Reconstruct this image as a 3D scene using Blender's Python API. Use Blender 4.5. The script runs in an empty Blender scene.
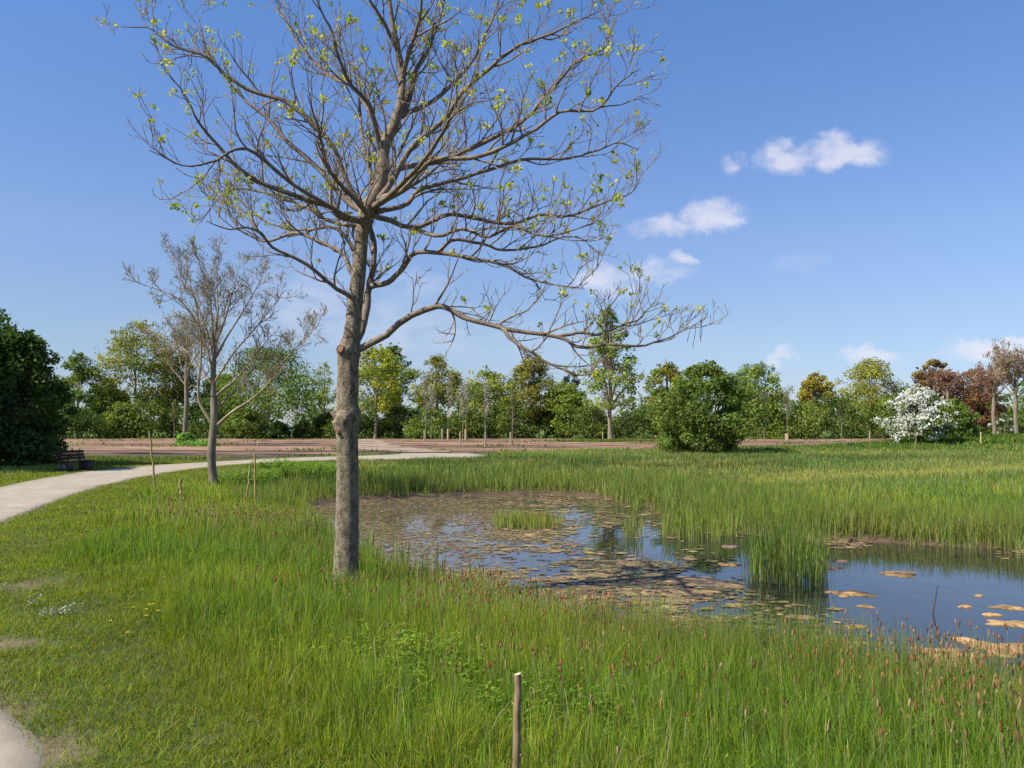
import bpy, math, random
import numpy as np

RNG = np.random.default_rng(7)
random.seed(7)
sc = bpy.context.scene
COL = sc.collection

# ------------------------------------------------------------------ camera
F = 860.0
CAM_Z = 1.65
PITCH = math.atan(41.0 / F)
cam_d = bpy.data.cameras.new("camera")
cam = bpy.data.objects.new("camera", cam_d)
COL.objects.link(cam)
cam.location = (0, 0, CAM_Z)
cam.rotation_euler = (math.pi / 2 + PITCH, 0, 0)
cam_d.sensor_width = 36
cam_d.lens = 36 * F / 1024
cam_d.clip_start = 0.05
cam_d.clip_end = 6000
sc.camera = cam
CP, SP = math.cos(PITCH), math.sin(PITCH)


def ray(px, py):
    a = (px - 512) / F
    b = (384 - py) / F
    return np.array([a, CP - b * SP, SP + b * CP])


def at(px, py, Y):
    d = ray(px, py)
    return np.array([0, 0, CAM_Z]) + d * (Y / d[1])


# ------------------------------------------------------------------ noise
def _hash(ix, iy, iz):
    n = (ix * 374761393 + iy * 668265263 + iz * 2147483647 + 1274126177) & 0xFFFFFFFF
    n = ((n ^ (n >> 13)) * 1274126177) & 0xFFFFFFFF
    n = n ^ (n >> 16)
    return (n & 0xFFFF) / 65535.0


def vnoise(x, y, z=0.0):
    x = np.asarray(x, float); y = np.asarray(y, float)
    z = np.zeros_like(x) + z
    x0 = np.floor(x).astype(np.int64); y0 = np.floor(y).astype(np.int64); z0 = np.floor(z).astype(np.int64)
    fx = x - x0; fy = y - y0; fz = z - z0
    fx = fx * fx * (3 - 2 * fx); fy = fy * fy * (3 - 2 * fy); fz = fz * fz * (3 - 2 * fz)
    r = 0
    for i in (0, 1):
        for j in (0, 1):
            for k in (0, 1):
                w = (fx if i else 1 - fx) * (fy if j else 1 - fy) * (fz if k else 1 - fz)
                r = r + w * _hash(x0 + i, y0 + j, z0 + k)
    return r


def fbm(x, y, z=0.0, o=3):
    s = 0; a = 0.5; t = 0
    for i in range(o):
        f = 2.03 ** i
        s = s + a * vnoise(np.asarray(x) * f + 17 * i, np.asarray(y) * f - 9 * i, np.asarray(z) * f)
        t += a; a *= 0.5
    return s / t


def ss(x, a, b):
    t = np.clip((np.asarray(x, float) - a) / (b - a), 0, 1)
    return t * t * (3 - 2 * t)


# ------------------------------------------------------------------ curves / distances
def chaikin(p, n=2, closed=False):
    p = np.array(p, float)
    for _ in range(n):
        if closed:
            q = np.roll(p, -1, 0)
            p = np.stack([.75 * p + .25 * q, .25 * p + .75 * q], 1).reshape(-1, p.shape[1])
        else:
            a, b = p[:-1], p[1:]
            m = np.stack([.75 * a + .25 * b, .25 * a + .75 * b], 1).reshape(-1, p.shape[1])
            p = np.vstack([p[:1], m, p[-1:]])
    return p


def seg_dist(x, y, poly, closed):
    x = np.asarray(x, float).ravel(); y = np.asarray(y, float).ravel()
    A = poly; B = np.roll(poly, -1, 0)
    if not closed:
        A = poly[:-1]; B = poly[1:]
    best = np.full(x.shape, 1e9)
    for (ax, ay), (bx, by) in zip(A, B):
        dx, dy = bx - ax, by - ay
        L = dx * dx + dy * dy + 1e-12
        t = np.clip(((x - ax) * dx + (y - ay) * dy) / L, 0, 1)
        best = np.minimum(best, (x - ax - t * dx) ** 2 + (y - ay - t * dy) ** 2)
    return np.sqrt(best)


def inside(x, y, poly):
    x = np.asarray(x, float).ravel(); y = np.asarray(y, float).ravel()
    c = np.zeros(x.shape, bool)
    B = np.roll(poly, -1, 0)
    for (ax, ay), (bx, by) in zip(poly, B):
        if ay == by:
            continue
        c ^= ((ay > y) != (by > y)) & (x < (bx - ax) * (y - ay) / (by - ay) + ax)
    return c


def sdist(x, y, poly):
    d = seg_dist(x, y, poly, True)
    return np.where(inside(x, y, poly), -d, d)


WATER_Z = -0.62
POND = chaikin([(14, 6.2), (9, 6.1), (6, 6.3), (4.6, 6.5), (3.3, 7.0), (2.2, 7.7), (1.1, 8.9), (0, 10.3), (-1.2, 12.0), (-2.6, 14.6),
                (-3.9, 18), (-5.0, 21.6), (-5.6, 24.2), (-4.9, 25.9), (-3, 27.0), (-.6, 28.0), (1.6, 28.3), (3.0, 26.8), (3.9, 24.2), (4.2, 21.5),
                (4.6, 19.4), (5.6, 18.0), (6.9, 17.0), (8.2, 16.2), (10, 15.7), (13, 15.2), (17, 13.5), (17.5, 9)], 3, True)
PATH_IN = chaikin([(0.6, -5), (-0.5, 0), (-1.55, 2.9), (-2.12, 4.14), (-2.5, 4.58), (-2.93, 5.08), (-4.6, 6.8), (-6.6, 9.4), (-7.9, 12),
                   (-8.5, 14.1), (-9.15, 16.3), (-9.95, 18.9), (-11.25, 24), (-11.95, 29), (-11.95, 33.5), (-11.3, 36.7), (-9.7, 39.4),
                   (-5.4, 41.3), (-2.6, 43.2), (-1.2, 45.6), (-2.0, 49.5), (-4.5, 55)], 2)
PATH_OUT = chaikin([(-3.2, -5), (-3.9, 0), (-4.7, 3), (-5.9, 5.5), (-7.6, 8), (-9.6, 11.4), (-11.6, 16), (-13.6, 22.9), (-14.7, 27.3),
                    (-15.3, 32), (-14.7, 35.5), (-13.5, 38.6), (-12.3, 41.6), (-10.5, 44.4), (-7.4, 46.8), (-6.2, 49.0), (-7.2, 56)], 2)
PATH = np.vstack([PATH_IN, PATH_OUT[::-1]])
SOIL = chaikin([(-24, 44), (-18.5, 43), (-14.6, 42), (-12.2, 44.2), (-9.6, 47.6), (-6.4, 50.5), (0, 50.5), (10, 54), (26, 58), (38, 66), (50, 74), (62, 84), (72, 100),
                (50, 105), (20, 103), (0, 106), (-20, 104), (-42, 107), (-62, 102), (-64, 80), (-50, 62), (-34, 50)], 2, True)


def H(x, y):
    shp = np.shape(x)
    x = np.asarray(x, float).ravel(); y = np.asarray(y, float).ravel()
    d = sdist(x, y, POND)
    w = 5.8 - 2.0 * ss(-x, 0, 3) * (1 - ss(y, 22, 26)) + 9 * ss(y, 14, 20) * ss(x, 0, 4)
    out = WATER_Z - 0.04 + 0.14 * ss(d, 0, .25) + (-WATER_Z - 0.10) * ss(d, 0.1, w)
    ins = WATER_Z - 0.04 - 0.5 * ss(-d, 0, 2.0)
    h = np.where(d > 0, out, ins)
    h = h + 0.85 * np.exp(-((x - 37) / 15) ** 2 - ((y - 60) / 9) ** 2) * ss(d, 4, 14)
    h = h + 0.10 * np.exp(-((x - 12.5) / 7) ** 2 - ((y - 50) / 6) ** 2)
    dp = np.where(inside(x, y, PATH), 0, seg_dist(x, y, PATH, True))
    h = h + (fbm(x * .8, y * .8, 3.3) - .5) * .10 * ss(dp, .3, 1.6) * ss(d, .3, 2) * (1 - ss(y, 44, 50))
    h = h - .004 * (1 - ss(dp, 0.0, .5)) + (fbm(x * 1.7, y * 1.7, 7.1, 2) - .5) * .08 * ss(dp, .25, .9) * ss(d, .3, 1) * (1 - ss(y, 22, 30))
    return h.reshape(shp)


def ground_hit(px, py):
    r = ray(px, py)
    t = np.concatenate([np.linspace(2, 60, 2400), np.linspace(60, 160, 600)])
    P = np.array([0, 0, CAM_Z])[None] + r[None] / r[1] * t[:, None]
    h = H(P[:, 0], P[:, 1])
    i = np.argmax(P[:, 2] < h) if (P[:, 2] < h).any() else len(t) - 1
    return np.array([P[i, 0], P[i, 1], h[i]])


def gz(x, y):
    return float(H(np.array([x]), np.array([y]))[0])


# ------------------------------------------------------------------ mesh builder
class MB:
    def __init__(s):
        s.v = []; s.c = []; s.q = []; s.t = []; s.n = 0; s.tb = {}

    def add(s, verts, quads=None, tris=None, col=None):
        verts = np.asarray(verts, float).reshape(-1, 3)
        k = len(verts)
        s.v.append(verts)
        if col is None:
            col = np.ones((k, 3))
        col = np.broadcast_to(np.asarray(col, float), (k, 3))
        s.c.append(col)
        if quads is not None and len(quads):
            s.q.append(np.asarray(quads, np.int64) + s.n)
        if tris is not None and len(tris):
            s.t.append(np.asarray(tris, np.int64) + s.n)
        s.n += k

    def tube(s, pts, radii, sides=5, col=(1, 1, 1), cap=False):
        s.tb.setdefault((len(pts), sides, cap), []).append((np.asarray(pts, float), np.asarray(radii, float), col))

    def _flush(s):
        for (n, k, cap), L in s.tb.items():
            P = np.stack([a[0] for a in L]); R = np.stack([np.broadcast_to(a[1], (n,)) for a in L])
            C = np.stack([np.broadcast_to(np.asarray(a[2], float), (n, 3)) for a in L])
            m = len(L)
            T = np.gradient(P, axis=1)
            T /= np.linalg.norm(T, axis=2, keepdims=True) + 1e-9
            D = P[:, -1] - P[:, 0]
            ref = np.where((np.abs(D[:, 2]) > .7 * np.linalg.norm(D, axis=1))[:, None], np.array([[1., 0, 0]]), np.array([[0., 0, 1]]))
            ref = np.broadcast_to(ref[:, None], P.shape)
            U = ref - (ref * T).sum(2, keepdims=True) * T
            U /= np.linalg.norm(U, axis=2, keepdims=True) + 1e-9
            V = np.cross(T, U)
            a = np.arange(k) / k * 2 * np.pi
            ring = P[:, :, None] + R[:, :, None, None] * (np.cos(a)[None, None, :, None] * U[:, :, None] + np.sin(a)[None, None, :, None] * V[:, :, None])
            verts = ring.reshape(-1, 3)
            cols = np.broadcast_to(C[:, :, None], (m, n, k, 3)).reshape(-1, 3)
            b = (np.arange(m) * n * k)[:, None, None] + (np.arange(n - 1) * k)[None, :, None]
            j = np.arange(k)[None, None]; j2 = (j + 1) % k
            q = np.stack([b + j, b + j2, b + k + j2, b + k + j], -1).reshape(-1, 4)
            tr = None
            if cap:
                tops = P[:, -1]
                base = verts.shape[0]
                verts = np.vstack([verts, tops]); cols = np.vstack([cols, C[:, -1]])
                e = (np.arange(m) * n * k + (n - 1) * k)[:, None]
                jj = np.arange(k)[None]
                tr = np.stack([e + jj, e + (jj + 1) % k, np.broadcast_to(base + np.arange(m)[:, None], (m, k))], -1).reshape(-1, 3)
            s.add(verts, q, tr, cols)
        s.tb = {}

    def box(s, c, size, rot=None, col=(1, 1, 1)):
        h = np.array(size) / 2
        v = np.array([[x, y, z] for x in (-1, 1) for y in (-1, 1) for z in (-1, 1)]) * h
        if rot is not None:
            v = v @ np.asarray(rot).T
        s.add(v + np.array(c), [[0, 1, 3, 2], [4, 6, 7, 5], [0, 4, 5, 1], [2, 3, 7, 6], [0, 2, 6, 4], [1, 5, 7, 3]], None, col)

    def build(s, name, mat, parent=None, smooth=False):
        s._flush()
        me = bpy.data.meshes.new(name)
        V = np.vstack(s.v).astype(np.float32); C = np.vstack(s.c)
        q = np.vstack(s.q) if s.q else np.zeros((0, 4), np.int64)
        t = np.vstack(s.t) if s.t else np.zeros((0, 3), np.int64)
        nl = q.size + t.size
        me.vertices.add(len(V)); me.vertices.foreach_set("co", V.ravel())
        me.loops.add(nl); me.loops.foreach_set("vertex_index", np.concatenate([q.ravel(), t.ravel()]).astype(np.int32))
        me.polygons.add(len(q) + len(t))
        st = np.concatenate([np.arange(len(q)) * 4, q.size + np.arange(len(t)) * 3]).astype(np.int32)
        me.polygons.foreach_set("loop_start", st)
        if smooth:
            me.polygons.foreach_set("use_smooth", np.ones(len(st), bool))
        ca = me.color_attributes.new("col", "FLOAT_COLOR", "POINT")
        ca.data.foreach_set("color", np.hstack([C, np.ones((len(C), 1))]).astype(np.float32).ravel())
        me.update(calc_edges=True)
        me.materials.append(mat)
        o = bpy.data.objects.new(name, me)
        COL.objects.link(o)
        if parent is not None:
            o.parent = parent
        return o


def tag(o, label=None, cat=None, group=None, kind=None):
    if label: o["label"] = label
    if cat: o["category"] = cat
    if group: o["group"] = group
    if kind: o["kind"] = kind
    return o


def thing(name, loc, label, cat, group=None):
    o = bpy.data.objects.new(name, None)
    COL.objects.link(o)
    o.location = tuple(float(a) for a in loc)
    o.empty_display_size = .3
    return tag(o, label, cat, group)


# ------------------------------------------------------------------ materials
def newmat(name):
    m = bpy.data.materials.new(name)
    m.use_nodes = True
    nt = m.node_tree
    nt.nodes.clear()
    out = nt.nodes.new("ShaderNodeOutputMaterial")
    return m, nt, out


def nd(nt, typ, **kw):
    n = nt.nodes.new(typ)
    for k, v in kw.items():
        if k.startswith("i_"):
            key = k[2:]
            n.inputs[int(key) if key.isdigit() else key.replace("_", " ")].default_value = v
        else:
            setattr(n, k, v)
    return n


def leaf_mat(name, trans=.4, rough=.55, spec=.25, tcol=(1.15, 1.2, .6)):
    m, nt, out = newmat(name)
    at_ = nd(nt, "ShaderNodeAttribute", attribute_name="col")
    p = nd(nt, "ShaderNodeBsdfPrincipled", i_Roughness=rough)
    p.inputs["Specular IOR Level"].default_value = spec
    tr = nd(nt, "ShaderNodeBsdfTranslucent")
    mu = nd(nt, "ShaderNodeMix", data_type="RGBA", blend_type="MULTIPLY")
    mu.inputs[0].default_value = 1
    nt.links.new(at_.outputs["Color"], mu.inputs[6]); mu.inputs[7].default_value = (*tcol, 1)
    mx = nd(nt, "ShaderNodeMixShader"); mx.inputs[0].default_value = trans
    nt.links.new(at_.outputs["Color"], p.inputs["Base Color"])
    nt.links.new(mu.outputs[2], tr.inputs["Color"])
    nt.links.new(p.outputs[0], mx.inputs[1]); nt.links.new(tr.outputs[0], mx.inputs[2])
    nt.links.new(mx.outputs[0], out.inputs[0])
    return m


def noise_mat(name, stops, scale=(1, 1, 1), nscale=5.0, detail=6, rough=.85, bump=.3, bdist=.02, use_attr=False, bscale=None, spec=.3, coord="Object"):
    """colour ramp over a noise, optionally multiplied by the col attribute, with bump"""
    m, nt, out = newmat(name)
    tc = nd(nt, "ShaderNodeTexCoord")
    mp = nd(nt, "ShaderNodeMapping"); mp.inputs["Scale"].default_value = scale
    nt.links.new(tc.outputs[coord], mp.inputs[0])
    nz = nd(nt, "ShaderNodeTexNoise"); nz.inputs["Scale"].default_value = nscale; nz.inputs["Detail"].default_value = detail
    nz.inputs["Roughness"].default_value = .65
    nt.links.new(mp.outputs[0], nz.inputs["Vector"])
    rp = nd(nt, "ShaderNodeValToRGB")
    e = rp.color_ramp.elements
    while len(e) < len(stops):
        e.new(.5)
    for k, (pos, c) in enumerate(stops):
        e[k].position = pos; e[k].color = (*c, 1)
    nt.links.new(nz.outputs[0], rp.inputs[0])
    colout = rp.outputs[0]
    if use_attr:
        at_ = nd(nt, "ShaderNodeAttribute", attribute_name="col")
        mu = nd(nt, "ShaderNodeMix", data_type="RGBA", blend_type="MULTIPLY"); mu.inputs[0].default_value = 1
        nt.links.new(colout, mu.inputs[6]); nt.links.new(at_.outputs["Color"], mu.inputs[7])
        colout = mu.outputs[2]
    p = nd(nt, "ShaderNodeBsdfPrincipled", i_Roughness=rough)
    p.inputs["Specular IOR Level"].default_value = spec
    nt.links.new(colout, p.inputs["Base Color"])
    if bump:
        nb = nz
        if bscale:
            nb = nd(nt, "ShaderNodeTexNoise"); nb.inputs["Scale"].default_value = bscale; nb.inputs["Detail"].default_value = 5
            nt.links.new(mp.outputs[0], nb.inputs["Vector"])
        b = nd(nt, "ShaderNodeBump"); b.inputs["Strength"].default_value = bump; b.inputs["Distance"].default_value = bdist
        nt.links.new(nb.outputs[0], b.inputs["Height"]); nt.links.new(b.outputs[0], p.inputs["Normal"])
    nt.links.new(p.outputs[0], out.inputs[0])
    return m


M = {}
M["grass"] = leaf_mat("grass_blade", .45, .55, .12, (1.2, 1.2, .45))
M["leaf"] = leaf_mat("tree_leaf", .42, .6, .2)
M["petal"] = leaf_mat("petal", .25, .7, .1, (1, 1, 1))
M["seed"] = leaf_mat("seed_head", .15, .8, .1, (1, 1, 1))
# grey bark: pale plates, brown fissures, fine lenticels
m, nt, out = newmat("grey_bark")
tc = nd(nt, "ShaderNodeTexCoord"); mp = nd(nt, "ShaderNodeMapping"); mp.inputs["Scale"].default_value = (1, 1, .45)
nt.links.new(tc.outputs["Object"], mp.inputs[0])
n1 = nd(nt, "ShaderNodeTexNoise"); n1.inputs["Scale"].default_value = 16; n1.inputs["Detail"].default_value = 10; n1.inputs["Roughness"].default_value = .75
mp2 = nd(nt, "ShaderNodeMapping"); mp2.inputs["Scale"].default_value = (1, 1, 2.2)
nt.links.new(tc.outputs["Object"], mp2.inputs[0])
n2 = nd(nt, "ShaderNodeTexNoise"); n2.inputs["Scale"].default_value = 42; n2.inputs["Detail"].default_value = 6; n2.inputs["Roughness"].default_value = .7
vo = nd(nt, "ShaderNodeTexVoronoi", feature="DISTANCE_TO_EDGE"); vo.inputs["Scale"].default_value = 26
nt.links.new(mp.outputs[0], n1.inputs["Vector"]); nt.links.new(mp2.outputs[0], n2.inputs["Vector"])
wv = nd(nt, "ShaderNodeMix", data_type="VECTOR"); wv.inputs[0].default_value = .12
nt.links.new(mp.outputs[0], wv.inputs[4]); nt.links.new(n1.outputs["Color"], wv.inputs[5]); nt.links.new(wv.outputs[1], vo.inputs["Vector"])
r1 = nd(nt, "ShaderNodeValToRGB"); e = r1.color_ramp.elements; e.new(.5); e.new(.6)
for k, (p_, c_) in enumerate([(.34, (.10, .072, .05)), (.46, (.28, .22, .155)), (.56, (.42, .345, .25)), (.70, (.54, .48, .375))]):
    e[k].position = p_; e[k].color = (*c_, 1)
nt.links.new(n1.outputs[0], r1.inputs[0])
r2 = nd(nt, "ShaderNodeValToRGB"); e = r2.color_ramp.elements; e[0].position = .36; e[0].color = (.45, .42, .38, 1); e[1].position = .56; e[1].color = (1.08, 1.06, 1.02, 1)
nt.links.new(n2.outputs[0], r2.inputs[0])
r3 = nd(nt, "ShaderNodeValToRGB"); e = r3.color_ramp.elements; e[0].position = .0; e[0].color = (.5, .45, .4, 1); e[1].position = .09; e[1].color = (1, 1, 1, 1)
nt.links.new(vo.outputs["Distance"], r3.inputs[0])
at_ = nd(nt, "ShaderNodeAttribute", attribute_name="col")
prev = r1.outputs[0]
for o_ in (r2.outputs[0], r3.outputs[0], at_.outputs["Color"]):
    mu = nd(nt, "ShaderNodeMix", data_type="RGBA", blend_type="MULTIPLY"); mu.inputs[0].default_value = 1
    nt.links.new(prev, mu.inputs[6]); nt.links.new(o_, mu.inputs[7]); prev = mu.outputs[2]
p = nd(nt, "ShaderNodeBsdfPrincipled", i_Roughness=.9); p.inputs["Specular IOR Level"].default_value = .2
nt.links.new(prev, p.inputs["Base Color"])
hs = nd(nt, "ShaderNodeMath", operation="ADD"); nt.links.new(n1.outputs[0], hs.inputs[0]); nt.links.new(n2.outputs[0], hs.inputs[1])
b = nd(nt, "ShaderNodeBump"); b.inputs["Strength"].default_value = 1.0; b.inputs["Distance"].default_value = .02
nt.links.new(hs.outputs[0], b.inputs["Height"]); nt.links.new(b.outputs[0], p.inputs["Normal"]); nt.links.new(p.outputs[0], out.inputs[0])
M["bark"] = m
M["twig"] = noise_mat("twig_bark", [(.3, (.13, .095, .07)), (.6, (.27, .215, .155)), (.8, (.37, .31, .23))], (1, 1, 1), 18, 4, .85, .4, .006, True)
M["farbark"] = noise_mat("far_bark", [(.3, (.135, .105, .07)), (.7, (.30, .25, .175))], (1, 1, .3), 5, 4, .9, .3, .03, True)
M["stake"] = noise_mat("peeled_stick", [(.3, (.16, .115, .06)), (.6, (.30, .24, .13)), (.8, (.42, .36, .2))], (1, 1, .25), 40, 5, .8, .5, .004, True)
M["cutwood"] = noise_mat("cut_wood", [(.3, (.5, .38, .22)), (.7, (.72, .6, .42))], (1, 1, 1), 60, 3, .8, .2, .002)
M["scar"] = noise_mat("old_cut_wood", [(.3, (.16, .075, .04)), (.7, (.30, .16, .09))], (1, 1, 1), 40, 4, .9, .5, .004)
M["path"] = noise_mat("pale_path", [(.25, (.25, .205, .15)), (.5, (.345, .29, .215)), (.75, (.41, .35, .265))], (1, 1, 1), 2.2, 10, .9, .35, .01, True, 60)
M["soil"] = noise_mat("tilled_soil", [(.2, (.11, .062, .036)), (.45, (.245, .142, .082)), (.6, (.33, .205, .125)), (.8, (.40, .275, .18))],
                      (.25, 1.1, 1), 1.0, 10, .95, .8, .15, True, 2.5)
M["track"] = noise_mat("sandy_track", [(.25, (.25, .175, .115)), (.7, (.36, .275, .19))], (1, 1, 1), 1.6, 8, .95, .3, .03)
M["ground"] = noise_mat("grassy_ground", [(.2, (.6, .6, .6)), (.5, (1, 1, 1)), (.8, (1.3, 1.25, 1.15))], (1, 1, 1), 3.2, 10, .95, .7, .05, True, 12)
M["mat"] = noise_mat("floating_weed", [(.25, (.55, .5, .45)), (.5, (1, 1, 1)), (.8, (1.35, 1.35, 1.2))], (1, 1, 1), 14, 6, .75, .6, .015, True)
M["wood_shade_dark"] = noise_mat("shade_darkened_wood", [(.3, (.028, .013, .010)), (.7, (.055, .026, .019))], (.3, 1, 1), 12, 4, .7, .2, .004)  # bench wood tone lowered to stand in for deeper tree shade
M["concrete_dark"] = noise_mat("dark_concrete", [(.3, (.035, .035, .033)), (.7, (.07, .068, .062))], (1, 1, 1), 9, 5, .9, .2, .004)
M["fence"] = noise_mat("fence_metal", [(.3, (.02, .025, .02)), (.7, (.04, .045, .04))], (1, 1, 1), 8, 3, .5, 0, 0)
M["paint_white"] = noise_mat("car_paint_pale", [(.3, (.62, .64, .66)), (.7, (.68, .70, .72))], (1, 1, 1), 2, 2, .25, 0, 0, spec=.5)
M["paint_blue"] = noise_mat("car_paint_silver_blue", [(.3, (.36, .42, .50)), (.7, (.40, .46, .54))], (1, 1, 1), 2, 2, .25, 0, 0, spec=.5)
M["glass_dark"] = noise_mat("car_glass", [(.3, (.02, .025, .03)), (.7, (.03, .035, .04))], (1, 1, 1), 2, 2, .06, 0, 0, spec=.6)
M["tyre"] = noise_mat("tyre_rubber", [(.3, (.012, .012, .012)), (.7, (.022, .022, .022))], (1, 1, 1), 9, 2, .9, 0, 0)
M["rimmetal"] = noise_mat("rim_metal", [(.3, (.35, .35, .36)), (.7, (.45, .45, .46))], (1, 1, 1), 9, 2, .35, 0, 0)

# water
m, nt, out = newmat("pond_water")
p = nd(nt, "ShaderNodeBsdfPrincipled", i_Roughness=.015, i_IOR=1.333)
p.inputs["Specular IOR Level"].default_value = .5
tc = nd(nt, "ShaderNodeTexCoord")
at_ = nd(nt, "ShaderNodeAttribute", attribute_name="col")
nt.links.new(at_.outputs["Color"], p.inputs["Base Color"])
mp = nd(nt, "ShaderNodeMapping"); mp.inputs["Scale"].default_value = (1, .55, 1)
nz = nd(nt, "ShaderNodeTexNoise"); nz.inputs["Scale"].default_value = 3.2; nz.inputs["Detail"].default_value = 3
b = nd(nt, "ShaderNodeBump"); b.inputs["Strength"].default_value = .12; b.inputs["Distance"].default_value = .02
nt.links.new(tc.outputs["Object"], mp.inputs[0]); nt.links.new(mp.outputs[0], nz.inputs["Vector"])
nt.links.new(nz.outputs[0], b.inputs["Height"]); nt.links.new(b.outputs[0], p.inputs["Normal"])
nt.links.new(p.outputs[0], out.inputs[0])
M["water"] = m

# ------------------------------------------------------------------ terrain
def axis(lo, hi, step, far_lo, far_hi):
    a = list(np.arange(lo, hi, step))
    s = step; v = a[-1]; up = []
    while v < far_hi:
        s *= 1.22; v += s; up.append(v)
    s = step; v = a[0]; dn = []
    while v > far_lo:
        s *= 1.22; v -= s; dn.append(v)
    return np.array(dn[::-1] + a + up)


xs = axis(-24, 26, .22, -2500, 2500)
ys = axis(0, 60, .22, -300, 4000)
X, Y = np.meshgrid(xs, ys)
Z = H(X, Y)
d_p = sdist(X, Y, POND).reshape(X.shape)
dpath = np.where(inside(X, Y, PATH), 0, seg_dist(X, Y, PATH, True)).reshape(X.shape)
n1 = fbm(X * .9, Y * .9, 1.0, 4); n2 = fbm(X * .25, Y * .25, 5.0, 3); n3 = fbm(X * 2.6, Y * 2.6, 8.0, 3)
lawn = np.array([.052, .070, .014]); dry = np.array([.175, .13, .078]); dark = np.array([.045, .055, .018]); mud = np.array([.10, .062, .038]); far = np.array([.10, .145, .02])


def mixc(a, b, t):
    return a + (b - a) * t[..., None]


C = np.broadcast_to(dark, X.shape + (3,)).copy()
C = mixc(C, lawn, 1 - ss(dpath, 1.3, 2.6))
C = mixc(C, dry, (1 - ss(dpath, .5, 1.9)) * ss(n1 * .6 + n3 * .4, .60, .72))
C = mixc(C, dry * .85, (1 - ss(dpath, .0, .35)) * ss(n3, .3, .55))
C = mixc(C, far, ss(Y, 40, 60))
C = mixc(C, mud, (1 - ss(d_p, .1, .5)))
nx, ny = len(xs), len(ys)
idx = np.arange(nx * ny).reshape(ny, nx)
quads = np.stack([idx[:-1, :-1], idx[:-1, 1:], idx[1:, 1:], idx[1:, :-1]], -1).reshape(-1, 4)
mb = MB(); mb.add(np.stack([X, Y, Z], -1).reshape(-1, 3), quads, None, C.reshape(-1, 3))
tag(mb.build("ground", M["ground"], smooth=True), kind="structure")


def sheet(name, poly, mat, lift, step, colf=None, edge_noise=0.0, clod=0.0):
    lo = poly.min(0); hi = poly.max(0)
    gx = np.arange(lo[0] - step, hi[0] + step, step); gy = np.arange(lo[1] - step, hi[1] + step, step)
    GX, GY = np.meshgrid(gx, gy)
    d = sdist(GX, GY, poly).reshape(GX.shape)
    d = d + (fbm(GX * 2.2, GY * 2.2, 2.0) - .5) * edge_noise
    cell = (d[:-1, :-1] < 0) & (d[1:, :-1] < 0) & (d[:-1, 1:] < 0) & (d[1:, 1:] < 0)
    id_ = np.arange(GX.size).reshape(GX.shape)
    q = np.stack([id_[:-1, :-1], id_[:-1, 1:], id_[1:, 1:], id_[1:, :-1]], -1)[cell]
    used, inv = np.unique(q, return_inverse=True)
    x = GX.ravel()[used]; y = GY.ravel()[used]
    z = H(x, y) + lift if lift is not None else np.full(x.shape, WATER_Z)
    if clod: z = z + clod * ss(d.ravel()[used], -.3, -3.0) * (fbm(x * .9, y * .9, 3.) ** 2 + .6 * fbm(x * .15, y * .5, 5.) ** 2)
    mb = MB()
    mb.add(np.stack([x, y, z], -1), inv.reshape(-1, 4), None, None if colf is None else colf(x, y))
    return tag(mb.build(name, mat, smooth=True), kind="structure")


def strip(name, a, b, mat, lift, n=260, m=14, wob=.12):
    def res(p):
        L = np.concatenate([[0], np.cumsum(np.linalg.norm(np.diff(p, axis=0), axis=1))])
        t = np.linspace(0, L[-1], n)
        return np.stack([np.interp(t, L, p[:, 0]), np.interp(t, L, p[:, 1])], 1)
    a, b = res(a), res(b)
    a = a + ((fbm(a[:, 0] * 1.5, a[:, 1] * 1.5, 1.)[:, None] - .5) * wob * 2) * (b - a) / np.linalg.norm(b - a, axis=1, keepdims=True)
    s = np.concatenate([[0, .012], np.linspace(.07, .93, m - 4), [.988, 1]])
    P = a[:, None] * (1 - s)[None, :, None] + b[:, None] * s[None, :, None]
    x, y = P[..., 0].ravel(), P[..., 1].ravel()
    edge = (np.minimum(s, 1 - s) * 6).clip(0, 1)
    e = np.broadcast_to(edge[None], (n, m)).ravel()
    nn = fbm(x * .7, y * .7, 4.)
    c = .72 + .28 * e + (nn - .5) * .3
    # small bare-soil debris by the edges, worn middle
    col = np.stack([c, c * .985, c * .95], 1)
    idx = np.arange(n * m).reshape(n, m)
    q = np.stack([idx[:-1, :-1], idx[1:, :-1], idx[1:, 1:], idx[:-1, 1:]], -1).reshape(-1, 4)
    ed = np.broadcast_to((np.minimum(s, 1 - s) < 1e-6)[None], (n, m)).ravel()
    mb = MB(); mb.add(np.stack([x, y, H(x, y) + lift - .03 * ed], -1), q, None, col)
    return tag(mb.build(name, mat, smooth=True), kind="structure")


strip("path", PATH_IN, PATH_OUT, M["path"], .010)


def soilcol(x, y):
    n = fbm(x * .05, y * .35, 2.) ; k = fbm(x * .3, y * .3, 7.)
    c = .92 + 1.3 * (n - .5) + .5 * (k - .5) - .5 * ss(fbm(x * .02, y * .8, 12.), .50, .58)
    g = ss(k, .62, .75)
    c = np.stack([c * 1.02, c, c * .98], 1)
    return c * (1 - .35 * g[:, None]) * np.where(g[:, None] > 0, np.array([[1, 1, 1]]), 1)


sheet("soil_field", SOIL, M["soil"], .012, .7, soilcol, 2.4, .10)
TR = chaikin([(-7.0, 50.5), (-2.6, 50.5), (-4.6, 55), (-6.8, 60), (-9.5, 70), (-12.5, 85), (-15.5, 100), (-18, 99), (-15.0, 82), (-12.5, 68), (-11, 58)], 2, True)
sheet("sandy_track", TR, M["track"], .065, .4, None, .8)


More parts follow.
